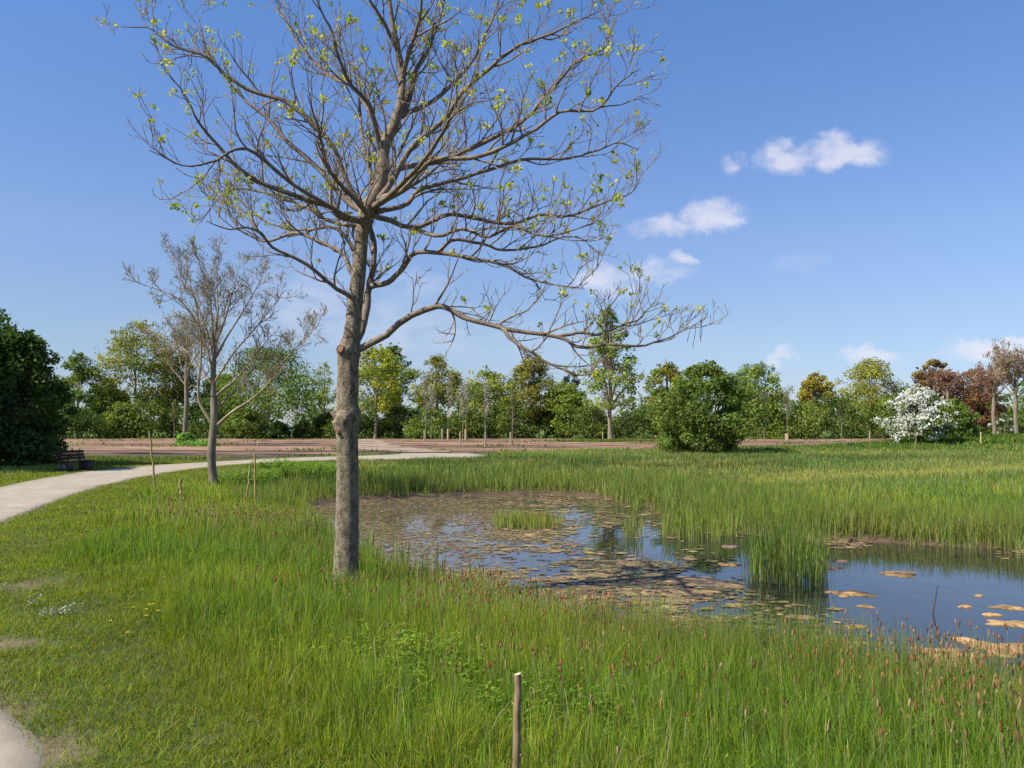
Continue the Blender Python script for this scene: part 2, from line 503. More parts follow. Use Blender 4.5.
def watercol(x, y):
    d = -sdist(x, y, POND)
    sh = (1 - ss(d, .2, 2.2))
    left = ss(-x, -2.5, 2.5) * ss(y, 10, 16)
    base = np.array([.022, .022, .018]); brown = np.array([.13, .098, .064])
    k = np.clip(.28 * sh + .8 * left * (0.5 + fbm(x * .5, y * .9, 3.)), 0, 1)
    return base + (brown - base) * k[:, None]


WP = POND.copy()
cx, cy = WP.mean(0)
sheet("pond_water", chaikin(WP, 0, True) + (WP - np.array([[cx, cy]])) / np.linalg.norm(WP - np.array([[cx, cy]]), axis=1, keepdims=True) * .18, M["water"], None, .2, watercol)

# ------------------------------------------------------------------ grass
def blades(mb, x, y, z, h, w, lean, cb, ct, seg=2, az=None):
    n = len(x)
    az = RNG.uniform(0, 2 * np.pi, n) if az is None else az; fa = RNG.uniform(0, np.pi, n)
    dirx, diry = np.cos(az), np.sin(az)
    wx, wy = np.cos(fa) * w / 2, np.sin(fa) * w / 2
    ts = [0, .5, 1] if seg == 2 else [0, .35, .7, 1]
    ws = [1, .8, 0] if seg == 2 else [.8, 1, .7, 0]
    V = []; Cc = []
    for t, k in zip(ts, ws):
        ox = dirx * lean * h * t ** 2; oy = diry * lean * h * t ** 2
        zz = z + h * t * (1 - .35 * lean * t)
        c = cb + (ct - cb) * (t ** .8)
        if k > 0:
            V.append(np.stack([x + ox - wx * k, y + oy - wy * k, zz], 1)); Cc.append(c)
            V.append(np.stack([x + ox + wx * k, y + oy + wy * k, zz], 1)); Cc.append(c)
        else:
            V.append(np.stack([x + ox, y + oy, zz], 1)); Cc.append(c)
    K = len(V)
    V = np.stack(V, 1).reshape(-1, 3); Cc = np.stack(Cc, 1).reshape(-1, 3)
    b = (np.arange(n) * K)[:, None]
    q = np.vstack([b + np.array([[2 * i, 2 * i + 1, 2 * i + 3, 2 * i + 2]]) for i in range(seg - 1)])
    t = b + np.array([[2 * seg - 2, 2 * seg - 1, 2 * seg]])
    mb.add(V, q, t, Cc)


def sample(n, d0, d1, e):
    """points in front of the camera, density falling with distance as d^-e"""
    k = 2 - e
    u = RNG.uniform(0, 1, n)
    d = (d0 ** k + u * (d1 ** k - d0 ** k)) ** (1 / k) if abs(k) > 1e-3 else d0 * (d1 / d0) ** u
    x = RNG.uniform(-1, 1, n) * (.63 * d + 1.2)
    return x, d


def pcol(n, base, var=.22, hue=.12):
    v = 1 + RNG.normal(0, var, (n, 1)).clip(-.55, .7)
    h = RNG.normal(0, hue, n)
    c = np.tile(np.array(base, float), (n, 1)) * v
    c[:, 0] *= (1 + h * 1.3).clip(.4, 2)
    return c.clip(.004, .9)


def zone(x, y):
    d = sdist(x, y, POND)
    ip = inside(x, y, PATH)
    dp = seg_dist(x, y, PATH, True)
    return d, dp, ip


tree_xy = ground_hit(345, 588)

# meadow, near
def meadow(n, d0, d1, e, wmin, wk, seg, name, label):
    global RNG
    x, y = sample(n, d0, d1, e)
    if d1 < 12:                                   # most near blades grow in tufts, splaying outwards
        nt_ = n // 34
        tx, ty = sample(nt_, d0, d1, e)
        ti = RNG.integers(0, nt_, n); tr_ = np.abs(RNG.normal(0, 1, n)) * (.018 + .03 * RNG.uniform(0, 1, nt_)[ti]); ta = RNG.uniform(0, 6.283, n)
        intuft = RNG.uniform(0, 1, n) < .68
        x = np.where(intuft, tx[ti] + tr_ * np.cos(ta), x); y = np.where(intuft, ty[ti] + tr_ * np.sin(ta), y)
        th = np.where(intuft, RNG.uniform(.62, 1.3, nt_)[ti], .8); ttone = np.where(intuft, RNG.normal(0, 1, nt_)[ti], 0.); azt = np.where(intuft, ta, RNG.uniform(0, 6.283, n))
    else:
        th = np.ones(n); ttone = np.zeros(n); azt = RNG.uniform(0, 6.283, n)
    d, dp, ip = zone(x, y)
    far_side = (y > 40)
    insoil = sdist(x, y, SOIL) < 0
    patch = fbm(x * .55, y * .55, 2.2, 3)
    clump = fbm(x * 2.3, y * 2.3, 6.2, 2)
    keep = (d > .12) & ~ip & ~insoil & (dp > .05)
    tallk = ss(dp + (patch - .5) * 1.6, .8, 2.2)
    keep &= RNG.uniform(0, 1, len(x)) < (.5 + .5 * tallk) * ss(dp, 0, .35)
    # worn patches on the mown strip
    worn = (1 - ss(dp, .6, 2.0)) * ss(fbm(x * .9, y * .9, 1.0, 4) * .6 + fbm(x * 2.6, y * 2.6, 8.0, 3) * .4, .58, .70)
    keep &= RNG.uniform(0, 1, len(x)) > worn * .6
    keep &= ~((d < .32) & (y > 22) & (x < 2.6) & (RNG.uniform(0, 1, len(x)) < .9))
    x, y, d, dp, patch, clump, tallk, th, ttone, azt = [a[keep] for a in (x, y, d, dp, patch, clump, tallk, th, ttone, azt)]
    n = len(x)
    near = ss(y, 30, 16)
    h = .045 + tallk * (.205 - .095 * (1 - near) + .16 * ss(d, 4.5, .5) * near + .14 * ss(x, .0, 3.0) * near + (.03 + .08 * ss(x, -3, 4)) * (1 - near)) * (.55 + .9 * patch) 
    h *= RNG.uniform(.55, 1.25, n) * (.75 + .5 * clump) * th
    h *= .30 + .70 * ss(np.hypot(x - tree_xy[0], y - tree_xy[1] + .35), .25, .9)
    h *= 1 - .18 * ss(x, 2, 4) * ss(d, 1.6, .4) * near
    w = np.maximum(wmin, wk * y) * RNG.uniform(.7, 1.3, n) * (.8 + .4 * tallk)
    lean = np.where(RNG.uniform(0, 1, n) < .30, RNG.uniform(.3, .95, n), RNG.uniform(.02, .3, n)) * (1.5 - .5 * tallk)
    tone = ss(fbm(x * .35, y * .35, 9.1, 3), .35, .65)
    base = pcol(n, (.195, .302, .030), .33)
    yel = pcol(n, (.31, .375, .040), .33); blu = pcol(n, (.10, .185, .036), .33)
    ct = base * (1 - tone[:, None]) + yel * tone[:, None]
    ct = ct * (1 + .16 * ttone.clip(-2, 2))[:, None] * np.stack([1 + .08 * ttone, np.ones(n), np.ones(n)], 1)
    mixb = (RNG.uniform(0, 1, n) < .22)
    ct[mixb] = blu[mixb]
    lw = (1 - tallk)[:, None]
    ct = ct * (1 - lw) + pcol(n, (.23, .29, .028)) * lw
    ry = ss(np.abs(y - (29.5 + .12 * (x - 8))), 3.0, .6) * ss(x, 2, 7) * ss(patch, .15, .4)  # yellow band: sunlit look of the lower grass painted into the blades
    h = h * (1 - .35 * ry)
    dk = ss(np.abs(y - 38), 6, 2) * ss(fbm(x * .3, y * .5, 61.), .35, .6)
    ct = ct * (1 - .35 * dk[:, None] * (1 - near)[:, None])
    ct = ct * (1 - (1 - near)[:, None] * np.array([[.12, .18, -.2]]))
    ct = ct * (1 - .7 * ry[:, None]) + .7 * ry[:, None] * pcol(n, (.36, .36, .06))
    straw = ss(d, 1.5, .3) * ss(y, 22, 25) * (x < 3)
    ct = ct * (1 - .6 * straw[:, None]) + .6 * straw[:, None] * pcol(n, (.34, .27, .12))
    h = h * (1 - .45 * straw)
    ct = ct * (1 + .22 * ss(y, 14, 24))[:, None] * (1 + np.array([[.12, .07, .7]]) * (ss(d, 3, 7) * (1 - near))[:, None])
    oliv = ss(d, 2.2, .5) * near * ss(fbm(x * .9, y * .9, 51.), .3, .6)
    ct = ct * (1 - .55 * oliv[:, None]) + .55 * oliv[:, None] * pcol(n, (.25, .235, .075))
    stalk = RNG.uniform(0, 1, n) < .06 + .04 * lw[:, 0]
    ct[stalk] = pcol(int(stalk.sum()), (.38, .33, .17), .2, .05)
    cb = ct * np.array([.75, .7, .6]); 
    mb = MB()
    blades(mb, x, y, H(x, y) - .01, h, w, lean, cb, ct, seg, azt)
    return tag(mb.build(name, M["grass"]), label, "grass", kind="stuff")


meadow(350000, 2.3, 9.5, .9, .0036, .00046, 3, "meadow_grass", "tall uncut meadow grass on the bank between the mown verge and the pond")
meadow(420000, 9.5, 52, 1.45, .0045, .00062, 2, "distant_meadow_grass", "meadow grass further off, round the far side of the pond and up to the path")

# small leaves of herbs mixed through the meadow
x, y = sample(60000, 2.4, 20, 1.0)
d, dp, ip = zone(x, y)
pt = fbm(x * .7, y * .7, 14., 3)
keep = (d > .3) & ~ip & (dp > 1.6) & (RNG.uniform(0, 1, len(x)) < ss(pt, .38, .62))
x, y, d = x[keep], y[keep], d[keep]
n = len(x)
hh = RNG.uniform(.08, 1, n) * (.18 + .14 * ss(d, 4.5, .5) + .08 * ss(x, 0, 3))
P_ = np.stack([x, y, H(x, y) + hh], 1)
a = RNG.uniform(0, 2 * np.pi, n); el_ = RNG.uniform(-.3, .9, n)
T_ = np.stack([np.cos(a) * np.cos(el_), np.sin(a) * np.cos(el_), np.sin(el_)], 1)
B_ = np.cross(T_, np.stack([RNG.normal(0, .5, n), RNG.normal(0, .5, n), np.ones(n)], 1)); B_ /= np.linalg.norm(B_, axis=1, keepdims=True)
L_ = (RNG.uniform(.010, .030, n) * (1 + .03 * y))[:, None]
V = np.stack([P_, P_ + T_ * L_ * .5 + B_ * L_ * .26, P_ + T_ * L_, P_ + T_ * L_ * .5 - B_ * L_ * .26], 1).reshape(-1, 3)
mb = MB(); mb.add(V, (np.arange(n) * 4)[:, None] + np.array([[0, 1, 2, 3]]), None, np.repeat(pcol(n, (.17, .26, .024), .3), 4, 0))
tag(mb.build("meadow_herbs", M["grass"]), "small herb leaves mixed through the tall meadow grass", "herbs", kind="stuff")

# mown verge: short dense blades
x, y = sample(480000, 3.0, 40, 1.3)
x = -RNG.uniform(0.0, 1, len(x)) * (.63 * y + 1.2)
d, dp, ip = zone(x, y)
wornn = ss(fbm(x * .9, y * .9, 1.0, 4) * .6 + fbm(x * 2.6, y * 2.6, 8.0, 3) * .4, .58, .70)
keep = (~ip | (dp < .14 * RNG.uniform(0, 1, len(x)) * fbm(x * 3, y * 3, 2.))) & (dp < 3.0) & (RNG.uniform(0, 1, len(x)) < (1 - .75 * wornn * (1 - ss(dp, .8, 2))) * ss(dp, -.3, .3))
x, y, dp = x[keep], y[keep], dp[keep]
n = len(x)
lump = fbm(x * 5.5, y * 5.5, 7.1, 2); lmp2 = fbm(x * 1.4, y * 1.4, 17., 3)
ct = pcol(n, (.25, .31, .027), .28, .15) * (.75 + .5 * lmp2)[:, None]
s_ = RNG.uniform(0, 1, n) < .10
ct[s_] = pcol(int(s_.sum()), (.26, .21, .10), .2, .05)
mb = MB()
blades(mb, x, y, H(x, y) - .004, RNG.uniform(.03, .085, n) * (.6 + 1.0 * lump ** 1.5) * (.75 + .5 * lmp2), np.maximum(.0045, y * .0006) * RNG.uniform(.7, 1.3, n), RNG.uniform(.4, 1.3, n), ct * .75, ct, 2)
tag(mb.build("mown_grass", M["grass"]), "short mown grass verge with worn patches beside the curving path", "grass", kind="stuff")

# verge beyond the soil and on the left of the path
def patchgrass(n, fx, fy, h, w, base, name, label):
    z = H(fx, fy)
    ct = pcol(len(fx), base)
    mb = MB(); blades(mb, fx, fy, z - .01, h, w, RNG.uniform(.1, .5, len(fx)), ct * .7, ct, 2)
    return tag(mb.build(name, M["grass"]), label, "grass", kind="stuff")


x = RNG.uniform(-75, 90, 26000); y = RNG.uniform(44, 122, 26000)
ds = sdist(x, y, SOIL); ip = inside(x, y, PATH)
keep = (ds > -.2) & ~ip & (np.abs(x) < .64 * y + 2)
x, y = x[keep], y[keep]
x2 = RNG.uniform(14, 62, 60000); y2 = RNG.uniform(47, 78, 60000)
k2 = (sdist(x2, y2, SOIL) > -.1) & (x2 < .64 * y2 + 2)
x3 = RNG.normal(10, 3.4, 2600); y3 = RNG.normal(86, 3.0, 2600)
x4 = RNG.uniform(-60, 60, 90000); y4 = RNG.uniform(48, 104, 90000)
k4 = (fbm(x4 * .16, y4 * .3, 71., 3) > .67) & (RNG.uniform(0, 1, 90000) < .3) & ~inside(x4, y4, PATH) & ~inside(x4, y4, TR) & (np.abs(x4) < .64 * y4)
x = np.concatenate([x, x3, x4[k4]]); y = np.concatenate([y, y3, y4[k4]])
x = np.concatenate([x, x2[k2]]); y = np.concatenate([y, y2[k2]])
patchgrass(0, x, y, RNG.uniform(.12, .35, len(x)), RNG.uniform(.06, .16, len(x)), (.14, .21, .035), "far_verge_grass", "rough green verge at the far rim of the bare soil under the trees")

# reeds round the pond
def reeds(x, y, hmin, hmax, wk, name, label, cat="reeds", kind="stuff", base=(.165, .24, .042), tone=0.0):
    n = len(x)
    h = RNG.uniform(hmin, hmax, n) * (.75 + .5 * fbm(x * 1.1, y * 1.1, 4.4))
    ct = pcol(n, base, .22, .12)
    dead = RNG.uniform(0, 1, n) < .06
    ct[dead] = pcol(int(dead.sum()), (.32, .26, .13), .2, .04)
    cb = ct * .35 + np.array([.34, .34, .12]) * RNG.uniform(.4, .9, (n, 1))
    z = np.maximum(H(x, y), WATER_Z - .03)
    mb = MB()
    blades(mb, x, y, z, h, np.maximum(.010, y * wk) * RNG.uniform(.7, 1.3, n), RNG.uniform(.02, .28, n), cb, ct, 3)
    return tag(mb.build(name, M["grass"]), label, cat, kind=kind)


n = 190000
x = RNG.uniform(-7, 22, n); y = RNG.uniform(13, 33, n)
d, dp, ip = zone(x, y)
inner = fbm(x * .9, y * .9, 7.7)
rightk = ss(x, 2.0, 4.5)
edge_in = -(.55 * rightk + .9 * rightk * ss(inner, .45, .7))
dens = np.where(d < 1.0 + 2 * rightk, .55 + .45 * inner, .35 * (1 - ss(d, 1.5, 4)))
dens = dens * np.where((x < 3) & (d < .55), .12, 1)
dens = dens * np.where((x >= 2) & (d < .7), .15 + 1.3 * ss(fbm(x * 2.4, y * 1.4, 81.), .40, .58), 1)
keep = (d > edge_in) & (d < 9) & (y > 12 + .2 * x) & (RNG.uniform(0, 1, n) < dens) & ((x > 1) | (y > 20))
keep &= ~((y < 14.5) & (x < 12)) & (x < .63 * y + 1)
xr, yr = x[keep], y[keep]
reeds(xr, yr, .36, .74, .00065, "reed_bed", "dense green reeds along the far shore with pale stem bases in the water")

def clump_xy(n, px, py, rx, ry, seed):
    r = np.sqrt(RNG.uniform(0, 1, n)); a = RNG.uniform(0, 2 * np.pi, n)
    g = at(px, py, 10); dr = ray(px, py); t = (WATER_Z - CAM_Z) / dr[2]
    c = np.array([0, 0, CAM_Z]) + dr * t
    k = .75 + .5 * fbm(np.cos(a) * 1.5 + seed, np.sin(a) * 1.5)
    return c[0] + rx * r * np.cos(a) * k, c[1] + ry * r * np.sin(a) * k


x, y = clump_xy(620, 785, 579, .56, .75, 3)
x = x + RNG.normal(0, .06, len(x)); y = y + RNG.normal(0, .12, len(x))
o = reeds(x, y, .45, 1.1, .0009, "reed_clump", "tall bright green reed clump standing alone in the open water on the right", "reeds", None, (.22, .32, .05))
x, y = clump_xy(520, 528, 527, .85, .55, 9)
reeds(x, y, .3, .5, .0008, "reed_clump", "low yellowish reed clump in the weedy left part of the pond", "reeds", None, (.24, .29, .045))
x, y = clump_xy(60, 632, 537, .22, .5, 5)
reeds(x, y, .35, .65, .0008, "reed_clump", "thin sparse reed tuft between the low clump and the reed bed", "reeds", None, (.24, .29, .045))
x, y = clump_xy(420, 700, 535, .8, 1.1, 15)
reeds(x, y, .4, .75, .0008, "reed_clump", "loose reed tongue reaching out from the reed bed left of the tall clump", "reeds", None, (.19, .28, .035))

# wide-leaved water plants along the near water edge
n = 7000
x = RNG.uniform(-6, 9, n); y = RNG.uniform(5.2, 24, n)
d, dp, ip = zone(x, y)
keep = (d > -.55) & (d < .7) & (y < 15 + 3 * (x < -2)) & (np.abs(x) < .63 * y + .5) & ((x > -4) | (y < 24)) & (fbm(x * 1.3, y * 1.3, 12.) > .42)
x, y = x[keep], y[keep]
reeds(x, y, .35, .68, .0016, "water_flag_leaves", "broad upright leaves of water plants along the near water edge", base=(.19, .25, .075))

# seed heads on stems (reddish brown)
n = 42000
x, y = sample(n, 3.6, 26, 1.1)
d, dp, ip = zone(x, y)
dens = ss(d, 4.6, 1.0) * ss(x, -3.8, .2) + .8 * ss(np.hypot((x + 4.9) / 1.8, (y - 15.0) / 3.4), 1.1, .3)
dens *= .15 + 1.1 * ss(fbm(x * .7, y * .7, 21.), .42, .68)
keep = (d > -.05) & ~ip & (dp > 2) & (y < np.where(x < -2.5, 22, 13.5)) & (RNG.uniform(0, 1, n) < dens * .62)
x, y, d = x[keep], y[keep], d[keep]
n = len(x)
h = RNG.uniform(.36, .62, n) * (.8 + .25 * ss(x, 0, 3)); z = H(x, y)
lx, ly = RNG.normal(0, .03, n), RNG.normal(0, .03, n)
mb = MB()
col = np.array([[.30, .125, .06]]) * (1 + RNG.normal(0, .25, (n, 1))).clip(.4, 1.8)
alt = RNG.uniform(0, 1, n) < .35
col[alt] = np.array([.30, .22, .10]) * (1 + RNG.normal(0, .2, (int(alt.sum()), 1)))
L = RNG.uniform(.025, .06, n); R = RNG.uniform(.0026, .0052, n) * (1 + .07 * y)
a = np.arange(5) / 5 * 2 * np.pi
rings = []
for t, k in ((0, .3), (.3, 1), (.7, .85), (1, .15)):
    rings.append(np.stack([(x + lx)[:, None] + lx[:, None] * t * .25 + np.cos(a)[None] * (R * k)[:, None], (y + ly)[:, None] + np.sin(a)[None] * (R * k)[:, None], (z + h + L * t)[:, None] + 0 * a[None]], -1))
V = np.stack(rings, 1)
jit = RNG.normal(0, .0016, V.shape) * (1 + .05 * y)[:, None, None, None]
V = (V + jit).reshape(-1, 3)
b = (np.arange(n) * 20)[:, None, None] + (np.arange(3) * 5)[None, :, None]
j = np.arange(5)[None, None]
q = np.stack([b + j, b + (j + 1) % 5, b + 5 + (j + 1) % 5, b + 5 + j], -1).reshape(-1, 4)
mb.add(V, q, None, np.repeat(col, 20, 0))
# stems
ws_ = np.maximum(.0022, y * .0003)
SV = np.stack([np.stack([x - ws_, y, z], 1), np.stack([x + ws_, y, z], 1), np.stack([x + lx + ws_, y + ly, z + h], 1), np.stack([x + lx - ws_, y + ly, z + h], 1)], 1).reshape(-1, 3)
sc_ = pcol(n, (.24, .27, .07), .2, .1)
mb.add(SV, (np.arange(n) * 4)[:, None] + np.array([[0, 1, 2, 3]]), None, np.repeat(sc_, 4, 0))
tag(mb.build("seed_heads", M["seed"]), "reddish brown seed heads on thin stems along the pond bank", "seed heads", kind="stuff")

# broad-leaved weeds
def weeds(patches, name, label, base=(.19, .29, .028)):
    mb = MB()
    for (px, py, rad, cnt, hh, ls) in patches:
        c = ground_hit(px, py)
        for i in range(cnt):
            r = rad * math.sqrt(random.random()); an = random.random() * 6.283
            x0, y0 = c[0] + r * math.cos(an), c[1] + r * .8 * math.sin(an)
            z0 = gz(x0, y0) if cnt < 1 else c[2] + (0)
            hgt = hh * random.uniform(.6, 1.15) * (1 - .3 * r / rad)
            lx_, ly_ = random.gauss(0, .1), random.gauss(0, .1)
            mb.tube([(x0, y0, z0 - .05), (x0 + lx_ * hgt, y0 + ly_ * hgt, z0 + hgt)], [.003, .002], 3, (.12, .17, .04))
            nl = random.randint(4, 6)
            for k in range(nl):
                t = .35 + .65 * k / (nl - 1)
                bx, by, bz = x0 + lx_ * hgt * t, y0 + ly_ * hgt * t, z0 + hgt * t
                a0 = random.random() * 6.283
                for s in range(3):
                    a = a0 + s * 2.1 + random.uniform(-.3, .3)
                    ln = ls * random.uniform(.6, 1.2) * (1.15 - .5 * t); up = random.uniform(-.5, 1.0)
                    dx, dy = math.cos(a), math.sin(a)
                    wd = ln * .27
                    p0 = np.array([bx, by, bz]); p1 = p0 + np.array([dx * ln * .5, dy * ln * .5, up * ln * .5])
                    p2 = p0 + np.array([dx * ln, dy * ln, up * ln * .55])
                    sd = np.array([-dy, dx, .25 * random.uniform(-1, 1)]) * wd
                    cc = np.array(base) * random.uniform(.65, 1.4) * np.array([random.uniform(.8, 1.3), 1, 1])
                    mb.add([p0, p1 + sd + [0, 0, -.004], p2, p1 - sd + [0, 0, -.004], p1 + [0, 0, .004]], None, [[0, 4, 1], [1, 4, 2], [2, 4, 3], [3, 4, 0]], cc)
    return tag(mb.build(name, M["grass"]), label, "weeds", kind="stuff")


weeds([(395, 690, .6, 60, .34, .075), (375, 668, .6, 46, .32, .07), (430, 676, .4, 26, .34, .065), (320, 672, .4, 16, .26, .055), (420, 720, .5, 28, .32, .07)],
      "broadleaf_weeds", "bright broad-leaved weeds in a patch right of centre of the meadow, below the big tree")
weeds([(560, 745, .5, 40, .38, .07), (600, 705, .6, 40, .37, .065), (480, 750, .4, 26, .3, .065), (650, 765, .5, 30, .35, .06), (530, 720, .4, 22, .3, .06)],
      "broadleaf_weeds", "broad-leaved weeds among the tall grass round the cut stake", (.155, .25, .025))
weeds([(820, 740, .6, 70, .34, .05), (950, 745, .6, 80, .34, .05), (740, 730, .5, 60, .33, .055)],
      "broadleaf_weeds", "small-leaved weeds in the tall grass of the lower right bank", (.16, .27, .032))
weeds([(250, 455 + 30, 1.0, 70, .5, .16), (300, 478, 1.2, 80, .5, .16), (330, 474, 1.0, 60, .45, .16), (280, 470, 1.2, 70, .4, .16)],
      "broadleaf_weeds", "leafy weed patch on the bank behind the far bare tree", (.16, .29, .03))

# ------------------------------------------------------------------ floating pond weed
def pads(n, name, label):
    x = RNG.uniform(-6, 12, n * 5); y = RNG.uniform(6, 28.5, n * 5)
    d = sdist(x, y, POND)
    nn = fbm(x * .55, y * .55, 31., 3); n2 = fbm(x * 1.6, y * 1.2, 41., 3)
    left = ss(x, 4.2, 1.0)
    dens = left * (.12 + ss(nn * .5 + n2 * .5, .38, .60)) + .9 * ss(d, -1.3, -.15) * ss(x, 2, 3.5) * ss(y, 11, 9.0) * ss(n2, .40, .58)
    dens += .62 * ss(-x + (nn - .5) * 4, -1.0, 1.6) * ss(y, 12, 15)
    dens += .5 * ss(np.hypot((x - 2.55) / 1.0, (y - 12.0) / 2.0), 1, .4) * ss(n2, .38, .55)
    dens += .8 * ss(d, -1.6, -.3) * ss(y, 13, 15) * ss(x, 3, 4) * ss(n2, .42, .56)
    dens += .75 * ss(np.hypot((x - .9) / 2.6, (y - 12.6) / 4.6), 1.1, .5) * ss(n2 * .6 + nn * .4, .38, .52)
    keep = (d < .02) & (RNG.uniform(0, 1, len(x)) < dens * .55)
    keep &= ~((x > 1.4) & (x < 2.9) & (y > 14.5) & (y < 19) & (RNG.uniform(0, 1, len(x)) < .9))
    x, y = x[keep][:n], y[keep][:n]
    n = len(x)
    K = 8
    a = np.arange(K) / K * 2 * np.pi
    R = RNG.gamma(2.2, .019, n).clip(.015, .20) * (1 - .42 * ss(-x, -1.2, 1.5) * ss(y, 12, 15))
    rr = R[:, None] * (1 + RNG.normal(0, .38, (n, K))).clip(.3, 1.9)
    rot = RNG.uniform(0, 6.28, n)[:, None]; el = RNG.uniform(.45, 1.0, n)[:, None]
    z = WATER_Z + RNG.uniform(.003, .012, n)
    V = np.stack([x[:, None] + rr * np.cos(a[None] + rot), y[:, None] + rr * el * np.sin(a[None] + rot), z[:, None] + RNG.uniform(-.002, .004, (n, K))], -1)
    ctr = np.stack([x, y, z + .004], -1)[:, None]
    V = np.concatenate([V, ctr], 1).reshape(-1, 3)
    b = (np.arange(n) * (K + 1))[:, None]
    j = np.arange(K)[None]
    t = np.stack([b + j, b + (j + 1) % K, np.broadcast_to(b + K, (n, K))], -1).reshape(-1, 3)
    lf = ss(-x, -1.2, 1.5) * ss(y, 12, 15)
    pal = np.array([[.22, .12, .07], [.28, .18, .07], [.18, .12, .065], [.24, .20, .06], [.15, .14, .05], [.25, .16, .09], [.14, .10, .055], [.17, .15, .055]])
    c = 1.04 * pal[RNG.integers(0, len(pal), n)] * (1 + RNG.normal(0, .25, (n, 1))) * (1 - .28 * lf * (RNG.uniform(0, 1, n) < .8))[:, None]
    mb = MB(); mb.add(V, None, t, np.repeat(c.clip(.02, 1), K + 1, 0))
    tag(mb.build(name, M["mat"]), label, "pond weed", kind="stuff")


pads(32000, "floating_leaves", "brown and ochre floating leaves scattered over the left and middle of the pond")


def weed_mat(px, py, wpx, asp, label, tone=(.31, .19, .075)):
    dr = ray(px, py); t = (WATER_Z - CAM_Z) / dr[2]
    c = np.array([0, 0, CAM_Z]) + dr * t
    R = wpx / F * c[1] / 2
    K, NR = 56, 7
    a = np.arange(K) / K * 2 * np.pi
    s = random.random() * 90
    out = (1 + (fbm(np.cos(a) * 1.9 + s, np.sin(a) * 1.9 + s, 2., 4) - .5) * 2.1 + RNG.normal(0, .06, K)).clip(.3, 1.7)
    V = []; Cc = []
    for i in range(1, NR + 1):
        q = i / NR
        rr = R * q * out
        xx = rr * np.cos(a); yy = rr * np.sin(a) * asp
        zz = .006 + .022 * (1 - q ** 2) * (fbm(xx * 9 + s, yy * 9, 1.) + .3)
        if i == NR:
            zz = zz * 0 - .006
        V.append(np.stack([xx, yy, zz], 1))
        n_ = fbm(xx * 6 + s, yy * 6, 6.)[:, None]
        Cc.append(np.array([tone]) * (.35 + 1.3 * n_) * (1 - .3 * (q > .9)))
    V = np.vstack(V + [np.array([[0, 0, .03]])]); Cc = np.vstack(Cc + [np.array([tone])])
    q = []
    for i in range(NR - 1):
        for k in range(K):
            k2 = (k + 1) % K
            q.append((i * K + k, (i + 1) * K + k, (i + 1) * K + k2, i * K + k2))
    tr = [(NR * K, k, (k + 1) % K) for k in range(K)]
    mb = MB(); mb.add(V, q, tr, Cc)
    o = mb.build("weed_mat", M["mat"], smooth=True)
    o.location = (c[0], c[1], WATER_Z)
    tag(o, label, "weed mat", "mats of floating pond weed")


for a in [(847, 594, 44, .75, "large yellow weed mat in the open water right of the tall reed clump"),
          (899, 574, 38, .8, "rusty weed mat in front of the reeds, upper of the open-water mats"),
          (828, 568, 20, .8, "small brown weed mat touching the right side of the tall reed clump", (.30, .17, .10)),
          (840, 561, 14, .9, "tiny brown weed mat between the tall reed clump and the far reeds", (.30, .17, .10)),
          (1012, 624, 40, .8, "broad flat ochre weed mat cut by the photo's right edge, nearer one"),
          (1010, 608, 30, .6, "narrow ochre weed mat near the photo's right edge, above the broad one"),
          (990, 615, 15, .7, "small ochre weed mat just left of the narrow and broad pair"),
          (965, 607, 12, .7, "small oval weed mat right of the leaning twig in open water"),
          (866, 607, 14, .8, "small yellow weed mat just below the large yellow one"),
          (856, 627, 18, .8, "small ochre weed mat nearest the grass between clump and twig"),
          (800, 617, 24, .8, "brown weed mat in the dark reflection below the tall reed clump", (.28, .17, .09)),
          (729, 565, 22, .9, "pale weed mat on dark water left of the tall reed clump"),
          (730, 547, 20, .8, "reddish weed mat furthest back, left of the tall reed clump", (.32, .19, .13)),
          (702, 582, 62, .8, "wide crusty brown weed raft left of the tall reed clump", (.27, .17, .09)),
          (979, 596, 7, .8, "tiny dot of weed above the small oval mat"),
          (963, 640, 22, .8, "red-brown weed mat off the near bank, below the leaning twig", (.34, .19, .09)),
          (1000, 648, 60, .9, "big orange weed raft against the near bank by the right edge", (.34, .20, .085)),
          (950, 657, 90, .7, "widest orange weed raft, against the near bank grass", (.34, .21, .09)),
          (848, 644, 46, .5, "rusty weed strip close to the near bank grass", (.30, .18, .09))]:
    weed_mat(*a)


def on_water(px, py):
    dr = ray(px, py); t = (WATER_Z - CAM_Z) / dr[2]
    return np.array([0, 0, CAM_Z]) + dr * t


# stumps and twig in the water
for (px, py, hpx, wpx, lab) in [(850, 543.5, 5, 3.6, "small black stump in the water at the foot of the far reeds"),
                                (612, 548, 6, 2.0, "small dark stump among the floating leaves in mid pond")]:
    c = on_water(px, py)
    k = c[1] / F
    mb = MB()
    n_ = 8
    pts = [(.01 * math.sin(i), .0, -.15 + (hpx * k + .15) * i / (n_ - 1)) for i in range(n_)]
    mb.tube(pts, [wpx * k / 2 * (1.25 - .5 * i / (n_ - 1) + .15 * math.sin(i * 2.1)) for i in range(n_)], 9, (.25, .2, .18), True)
    mb.tube([(.01, 0, .02), (.045, -.01, hpx * k * .8), (.05, -.01, hpx * k * 1.25)], [wpx * k * .3, wpx * k * .22, wpx * k * .1], 7, (.25, .2, .18), True)
    o = mb.build("water_stump", M["farbark"], smooth=True)
    o.location = tuple(c); tag(o, lab, "stump")
c = on_water(933, 614)
k = c[1] / F
mb = MB()
mb.tube([(-.03, .0, -.3), (0, 0, 0), (1.8 * k, 0, 10 * k), (3.6 * k, 0, 19 * k), (4.6 * k, 0, 27 * k)], [.009, .009, .008, .007, .004], 6, (.35, .3, .28))
